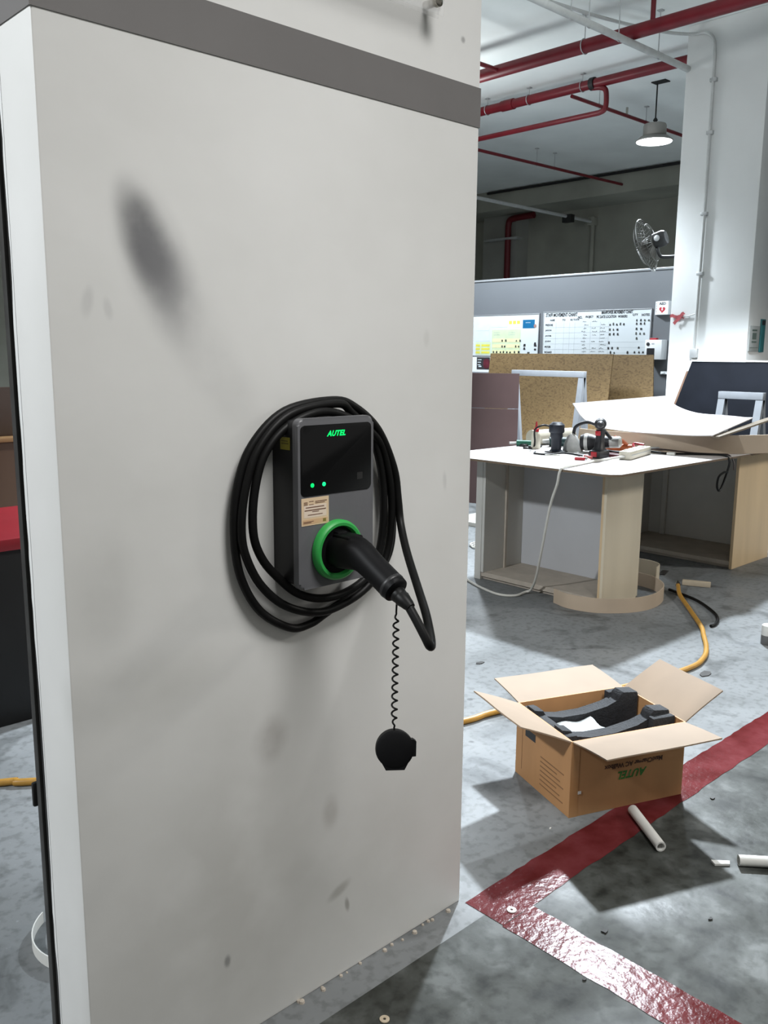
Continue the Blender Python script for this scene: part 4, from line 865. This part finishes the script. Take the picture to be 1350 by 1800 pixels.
tail = [V((1.108, 1.100, .977)), V((1.109, 1.082, .956)), V((1.112, 1.062, .928)), V((1.118, 1.056, .911)), V((1.134, 1.066, .905)), V((1.158, 1.092, .914)), V((1.195, 1.140, .938)), V((1.235, 1.200, .967)), V((1.291, 1.290, 1.020)), V((1.326, 1.345, 1.068)), V((1.330, 1.358, 1.12)), V((1.320, 1.362, 1.19)), V((1.277, 1.366, 1.275)), V((1.215, 1.370, 1.325))]
rise = [(1.320, 1.09), (1.304, 1.18), (1.262, 1.262), (1.20, 1.315)]
cable = tail + scale_loop(L3[:13], 1.372, 1.384) + scale_loop(rise, 1.384, 1.366) + scale_loop(L2[:], 1.362, 1.366) + scale_loop(L1, 1.352, 1.374) + [V((1.222, 1.380, 1.262)), V((1.214, 1.384, 1.235))]
b = B(); b.tube(spline(cable, 7), .0086, 12); part(t, 'cable', b, M_RUBBER)
# coiled cord with dust cap
top = V((1.108, 1.132, .981)); bot = V((1.108, 1.136, .728)); path = [top, top + V((0, .001, -.02))]
n = 13 * 14
for i in range(n + 1):
    u = i / n; r = .0052 * min(1, u * 12, (1 - u) * 10 + .05); a = 2 * PI * 13 * u
    path.append((top + V((0, .001, -.024))).lerp(bot, u) + V((math.cos(a) * r, math.sin(a) * r, 0)))
path += [bot + V((0, 0, -.008)), bot + V((0, 0, -.016))]
b = B(); b.tube(path, .0019, 7); part(t, 'coiled_cord', b, M_RUBBER)
# cap disc facing the viewer
CC = V((1.108, 1.134, .686)); ca = V((-.60, -.74, .22)).normalized()
b = B(); b.lathe([(.030, -.012), (.0365, -.010), (.0375, 0), (.0365, .010), (.030, .013), (.0001, .013)], CC, ca, 40); DC = part(t, 'dust_cap', b, M_GUN)
rx = ca.cross(V((0, 0, 1))).normalized(); ry = rx.cross(ca).normalized()
b = B(); s_ = -1 if rx.dot(right) > 0 else 1
px_ = rx * (1 if rx.dot(right) > 0 else -1)
b.prism([(.020, -.016), (.0405, -.014), (.0415, .014), (.036, .018), (.020, .018)], CC - ca * .008, px_, ry, .018 if px_.cross(ry).dot(ca) > 0 else -.018); part(DC, 'pull_tab', b, M_GUN)
b = B(); b.prism([(-.018, -.0395), (.018, -.0395), (.026, -.025), (-.026, -.025)], CC - ca * .008, px_, ry, .018 if px_.cross(ry).dot(ca) > 0 else -.018); part(DC, 'flat_lip', b, M_GUN)
b = B(); b.cyl(CC + V((0, 0, .033)), bot + V((0, 0, -.012)), .005, .003, seg=10); part(DC, 'cord_lug', b, M_GUN)

# ---- acrylic sign holder high on the pillar
t = thing('acrylic_holder', 'clear acrylic sheet on steel standoffs at the very top of the pillar', 'sign holder', (1.2, 1.37, 2.125))
b = B(); b.box((.86, 1.360, 2.128), (1.452, 1.364, 2.55), .001); part(t, 'sheet', b, M_ACRYL)
b = B(); b.box((.86, 1.376, 2.128), (1.452, 1.380, 2.55), .001); part(t, 'sheet', b, M_ACRYL)
for x, z in ((1.430, 2.152), (.885, 2.152), (1.430, 2.52), (.885, 2.52)):
    b = B(); b.lathe([(.0085, 0), (.0085, .031), (.0115, .0312), (.0115, .040), (.006, .043)], (x, 1.3945, z), (0, -1, 0), 22); part(t, 'standoff', b, M_STEELBRIGHT)

# ================================================================== cardboard box with foam
bFL = V((2.18, 1.445, 0)); bu = V((.405, -.165, 0)); bv = V((.105, .319, 0)); LU = bu.length; LV = bv.length; bu.normalize(); bv = (bv - bu * bv.dot(bu)).normalized(); BH = .255; bw = V((0, 0, 1)); TH = .005
def bp(u, v, w): return bFL + bu * u + bv * v + bw * w
t = thing('cardboard_box', 'open cardboard box with four splayed flaps standing on the red line', 'box', bp(LU / 2, LV / 2, 0))
BM = Matrix((bu, bv, bw)).transposed().to_4x4(); BM.translation = bFL
def bbox(a, c, bev=0): b = B(); b.box(a, c, bev, BM); return b
part(t, 'side_wall', bbox((0, 0, .0005), (LU, TH, BH)), M_CARD); part(t, 'side_wall', bbox((0, LV - TH, .0005), (LU, LV, BH)), M_CARD)
part(t, 'side_wall', bbox((0, TH, .0005), (TH, LV - TH, BH)), M_CARD); part(t, 'side_wall', bbox((LU - TH, TH, .0005), (LU, LV - TH, BH)), M_CARD)
part(t, 'bottom', bbox((TH, TH, .0005), (LU - TH, LV - TH, .006)), M_CARD)
def flap(e0, e1, out, ang, ln, cut):
    e0 = V(e0); e1 = V(e1); out = V(out).normalized(); d = out * math.cos(math.radians(ang)) + bw * math.sin(math.radians(ang)); e = (e1 - e0).normalized(); n = e.cross(d).normalized()
    if n.z < 0: n = -n
    W = (e1 - e0).length; rows = []
    for i in range(7):
        k = i / 6; bend = .002 * math.sin(PI * k); inset = cut * k
        rows.append([e0 + e * (inset + (W - 2 * inset) * j / 6) + d * ln * k + n * (bend + .001 * math.sin(j * 1.3) * k) for j in range(7)])
    b = B(); b.sheet(rows, .0045 if (rows[1][0] - rows[0][0]).cross(rows[0][1] - rows[0][0]).z > 0 else -.0045); f = part(t, 'flap', b, M_CARDIN)
    return f
flap(bp(0.004, 0, BH), bp(LU - .004, 0, BH), -bv, 6, .172, .003)
flap(bp(0, LV - .004, BH), bp(0, .004, BH), -bu, 22, .19, .008)
flap(bp(LU - .004, LV, BH), bp(.004, LV, BH), bv, 6, .185, .004)
flap(bp(LU, .004, BH), bp(LU, LV - .004, BH), bu, 30, .172, .003)
# printing (the box stands upside down)
NU = -bu; 
part(t, 'box_lettering', text_mesh('MaxiCharger AC Wallbox', .225, .022, bp(.350, -.0002, .160), NU, -bw, .035, 0, .0006), M_CARDPRINT, smooth=0)
part(t, 'box_logo', text_mesh('AUTEL', .112, .028, bp(.290, -.0002, .126), NU, -bw, .03, .35, .0006, 1.05), M_GREENPRINT, 'upside-down green AUTEL logo', smooth=0)
def leftface(rects, material, nm): part(t, nm, flat(rects, bp(-.0001, LV, 0), -bv, bw, .0005), material, smooth=0)
leftface([(.06, .160, .125, .187)], M_TOOLBLACK, 'hand_hole')
leftface([(.16 , .03 + k * .016, .30 - .02 * (k % 3), .034 + k * .016) for k in range(7)], M_CARDFAINT, 'faint_print')
leftface([(.04, .03, .042, .18)], M_CARDFAINT, 'fold_line')
part(t, 'packing_tape', flat([(-.0, .0, .03, .24)], bp(0, -.0003, 0), bu, bw, .0006), mat('brown_packing_tape', (.38, .20, .085), .3, noise=.08, scale=10), smooth=0)
part(t, 'paper_scrap', flat([(.0, .0, .012, .01)], bp(.03, -.0008, .075), bu, bw, .0006), M_PVC, smooth=0)
# foam
def foam(label, v0, v1, dirn):
    f = thing('foam_insert', label, 'foam', bp(LU / 2, (v0 + v1) / 2, .0065), 'black foam inserts in the box')
    f['label'] = label
    prof = [(.010, .0065), (.010, .262), (.045, .255), (.055, .232), (.12, .222), (.21, .222), (.30, .236), (.345, .250), (.352, .268), (.365, .278), (LU - .014, .272), (LU - .010, .262), (LU - .010, .0065)]
    b = B(); b.prism(prof, bp(0, v1, 0), bu, bw, v1 - v0, .003); part(f, 'rail', b, M_FOAM)
    b = B(); b.box((.34, v0 - .028 if dirn < 0 else v1 + .0005, .0065), (LU - .010, v0 - .0005 if dirn < 0 else v1 + .028, .262), .003, BM); part(f, 'end_block', b, M_FOAM)
    b = B(); b.box((.010, v0 - .025 if dirn < 0 else v1 + .0005, .0065), (.05, v0 - .0005 if dirn < 0 else v1 + .025, .250), .003, BM); part(f, 'end_block', b, M_FOAM)
    return f
foam('black foam rail nearer the printed side of the box', .070, .118, -1)
foam('black foam rail nearer the back flap of the box', .238, .288, 1)
ft = thing('foam_tray', 'low black foam tray between the two foam rails', 'foam', bp(LU / 2, .16, .0065))
part(ft, 'base', bbox((.052, .119, .0065), (LU - .012, .237, .08), .004), M_FOAM); part(ft, 'end_bar', bbox((.010, .119, .0065), (.050, .237, .243), .004), M_FOAM)
rows = []
for i in range(13):
    rows.append([bp(.056 + .17 * i / 12, .124 + .107 * j / 8, .205 + .004 * math.sin(i * .8 + j * .5) + .003 * math.sin(j * 1.1 - i * .5) + .004 * (i / 12)) for j in range(9)])
b = B(); b.sheet(rows, .0025); solo('plastic_bag', b, M_PLASTICBAG, 'crumpled clear plastic bag lying between the foam rails', 'plastic bag')

# ================================================================== things on the floor
HZ = .0125
H = [(.35, 3.16), (.948, 2.858), (1.031, 2.793), (1.6, 2.42), (2.1, 2.24), (2.484, 2.138), (2.62, 2.12), (2.95, 2.03), (3.3, 1.90), (3.687, 1.835), (3.872, 1.855), (4.03, 1.92), (4.20, 2.02), (4.335, 2.103), (4.587, 2.30), (4.80, 2.475), (4.93, 2.56)]
t = thing('air_hose', 'yellow hose snaking over the floor from behind the pillar past the box', 'hose', (2.5, 2.14, 0))
hp_ = [V((x, y, HZ)) for x, y in H]; hp_[-1].z = .045; hp_[-2].z = .022
b = B(); b.tube(spline(hp_, 10), .0125, 12); part(t, 'hose', b, M_HOSE)
e = hp_[-1]; dd = (hp_[-1] - hp_[-2]).normalized(); b = B(); b.lathe([(.015, -.01), (.015, .015), (.011, .017), (.011, .035)], e, dd, 16); part(t, 'brass_fitting', b, M_STEELBRIGHT)
b = B(); b.tube(spline([(4.90, 2.60, .012), (4.865, 2.50, .010), (4.80, 2.36, .009), (4.66, 2.20, .009), (4.55, 2.115, .009), (4.44, 2.075, .009), (4.39, 2.075, .009)], 8), .0085, 10)
solo('black_cable', b, M_RUBBER, 'black cable curving over the floor beside the end of the yellow hose', 'cable')
def pvc(label, p, q, r, ri, nm='pvc_tube'):
    p = V(p); q = V(q); z = (q - p).normalized(); L = (q - p).length
    b = B(); b.lathe([(ri, .0), (r, 0), (r, L), (ri, L), (ri, .0)], p, z, 24, cap=False); return solo(nm, b, M_PVC, label, 'tube')
pvc('white plastic tube lying in the shadow of the cardboard box', (2.352, 1.322, .0155), (2.222, 1.150, .0155), .0155, .011)
pvc('white plastic tube at the right edge of the floor', (2.322, .963, .0155), (2.52, .74, .0155), .0155, .011)
b = B(); b.loft([[V(p) + V((0, 0, z)) for p in ((2.280, 1.024, 0), (2.315, .985, 0), (2.300, .978, 0), (2.268, 1.006, 0))] for z in (.0008, .007)]); solo('plastic_splinter', b, M_PVC, 'flat white splinter beside the broken tube end', 'offcut')
t = thing('white_canister', 'small white canister with dark base standing alone at the right', 'canister', (4.345, 1.755, 0))
b = B(); b.lathe([(.028, 0), (.030, .003), (.030, .045), (.027, .048)], (4.345, 1.755, 0), seg=18); part(t, 'base', b, mat('grey_base', (.12, .12, .12), .5, noise=.1))
b = B(); b.lathe([(.029, .048), (.030, .05), (.030, .098), (.026, .102)], (4.345, 1.755, 0), seg=18); part(t, 'cap', b, M_PVC)
b = B(); b.box((-.085, -.018, 0), (.085, .018, .032), .004, Matrix.Translation((5.15, 2.55, 0)) @ Matrix.Rotation(math.radians(-66), 4, 'Z')); solo('timber_offcut', b, M_TAN, 'short pale offcut lying beyond the end of the hose', 'offcut')
b = B(); b.box((-.06, -.02, 0), (.06, .02, .006), .001, Matrix.Translation((5.30, 2.86, 0)) @ Matrix.Rotation(.3, 4, 'Z')); solo('dark_offcut', b, M_DIRT, 'thin dark offcut on the floor between the carcasses', 'offcut')
def washer(label, x, y, r, mt):
    b = B(); b.lathe([(r * .32, 0), (r, 0), (r, .0025), (r * .32, .0025), (r * .32, 0)], (x, y, .0015), (0, 0, 1), 22, cap=False); solo('washer', b, mt, label, 'washer')
washer('pale washer lying on the red line by the pillar corner', 1.679, 1.273, .0125, M_PVC)
washer('tan washer lying at the foot of the pillar', 1.171, 1.221, .011, M_TAN)
def chip(x, y, r, label, mt=None, nm='floor_chip'):
    b = B(); n = 7; a0 = random.random() * 6; pl = [(x + r * random.uniform(.5, 1.1) * math.cos(a0 + 2 * PI * k / n), y + .6 * r * random.uniform(.5, 1.1) * math.sin(a0 + 2 * PI * k / n)) for k in range(n)]
    b.prism(pl, (0, 0, .0008), (1, 0, 0), (0, 1, 0), .003); solo(nm, b, mt or M_DIRT, label, 'debris')
chip(2.634, 1.194, .014, 'dark chip on the floor right of the box')
chip(1.60, .995, .008, 'dark chip left of the red line near the viewer')
chip(2.03, .90, .010, 'dark chip on bare concrete below the broken tube')
chip(1.785, 1.06, .014, 'dark flake stuck on the red line towards the viewer')
chip(3.05, 2.55, .03, 'dark flake in the shade between table and pillar')
chip(3.707, 1.76, .05, 'dark square flake beside the yellow hose behind the box')
chip(2.086, 1.445, .006, 'white crumb by the left corner of the box', M_PVC)
# behind the pillar on the left: plastic strip ring, red-topped counter, brown shelf
rows = []
for i in range(25):
    a = math.radians(125 + 150 * i / 24); rows.append([V((.85 + .155 * math.cos(a), 1.93 + .155 * math.sin(a), z)) for z in (.0005, .030)])
b = B(); b.sheet(rows, .003); solo('curled_strip', b, M_PVC, 'curled white plastic strip on the floor left of the pillar', 'plastic strip')
t = thing('counter', 'black counter with a red top, glimpsed left of the pillar', 'counter', (.7, 3.65, 0))
b = B(); b.box((.0, 3.33, .0), (1.60, 3.95, .695), .004); part(t, 'body', b, M_BLACKCAB)
b = B(); b.box((-.02, 3.29, .697), (1.63, 4.0, .742), .004); part(t, 'top', b, M_REDTOP)
t = thing('shelf_unit', 'brown board shelf unit behind the red-topped counter', 'shelf', (1.0, 4.45, 0))
b = B(); b.box((.2, 4.32, 0), (2.1, 4.36, 1.0), .003); part(t, 'lower_panel', b, M_BROWNBOARD)
b = B(); b.box((.2, 4.30, 1.001), (2.1, 4.62, 1.022), .002); part(t, 'shelf', b, M_ORANGEEDGE)
b = B(); b.box((.2, 4.40, 1.023), (2.1, 4.44, 1.26), .003); part(t, 'upper_panel', b, mat('grey_brown_board', (.11, .08, .066), .6, noise=.12, scale=3))
t = thing('notice', 'white notice above the shelf unit at the left edge', 'notice', (1.35, 4.55, 1.27))
b = B(); b.box((1.2, 4.41, 1.262), (1.578, 4.43, 1.50), .002); part(t, 'sheet', b, M_SIGNWHITE)
part(t, 'printed_lines', flat([(.05, .04 + .035 * k, .33, .05 + .035 * k) for k in range(5)], (1.2, 4.4095, 1.262), WX, FZ, .0006), M_INKGREY, smooth=0)
# white sheet and loose wire on the floor beyond the carcass
b = B(); b.box((5.55, 4.55, .0), (6.35, 5.05, .035), .002); solo('foam_sheet', b, M_WHITEPL, 'white sheet lying on the floor beyond the carcass', 'sheet')
for k, (x, y, r) in enumerate(((5.05, 4.16, .13),)):
    pts_ = []
    for i in range(60):
        a = 2 * PI * i / 20; rr_ = r + .02 * math.sin(i * .7); pts_.append((x + rr_ * math.cos(a), y + rr_ * math.sin(a), .006 + .004 * (i // 20)))
    b = B(); b.tube(pts_, .005, 6); solo('wire_coil', b, M_WHITEPL, 'loose white wire coil on the floor left of the carcass', 'wire')
print('objects', len(bpy.data.objects))
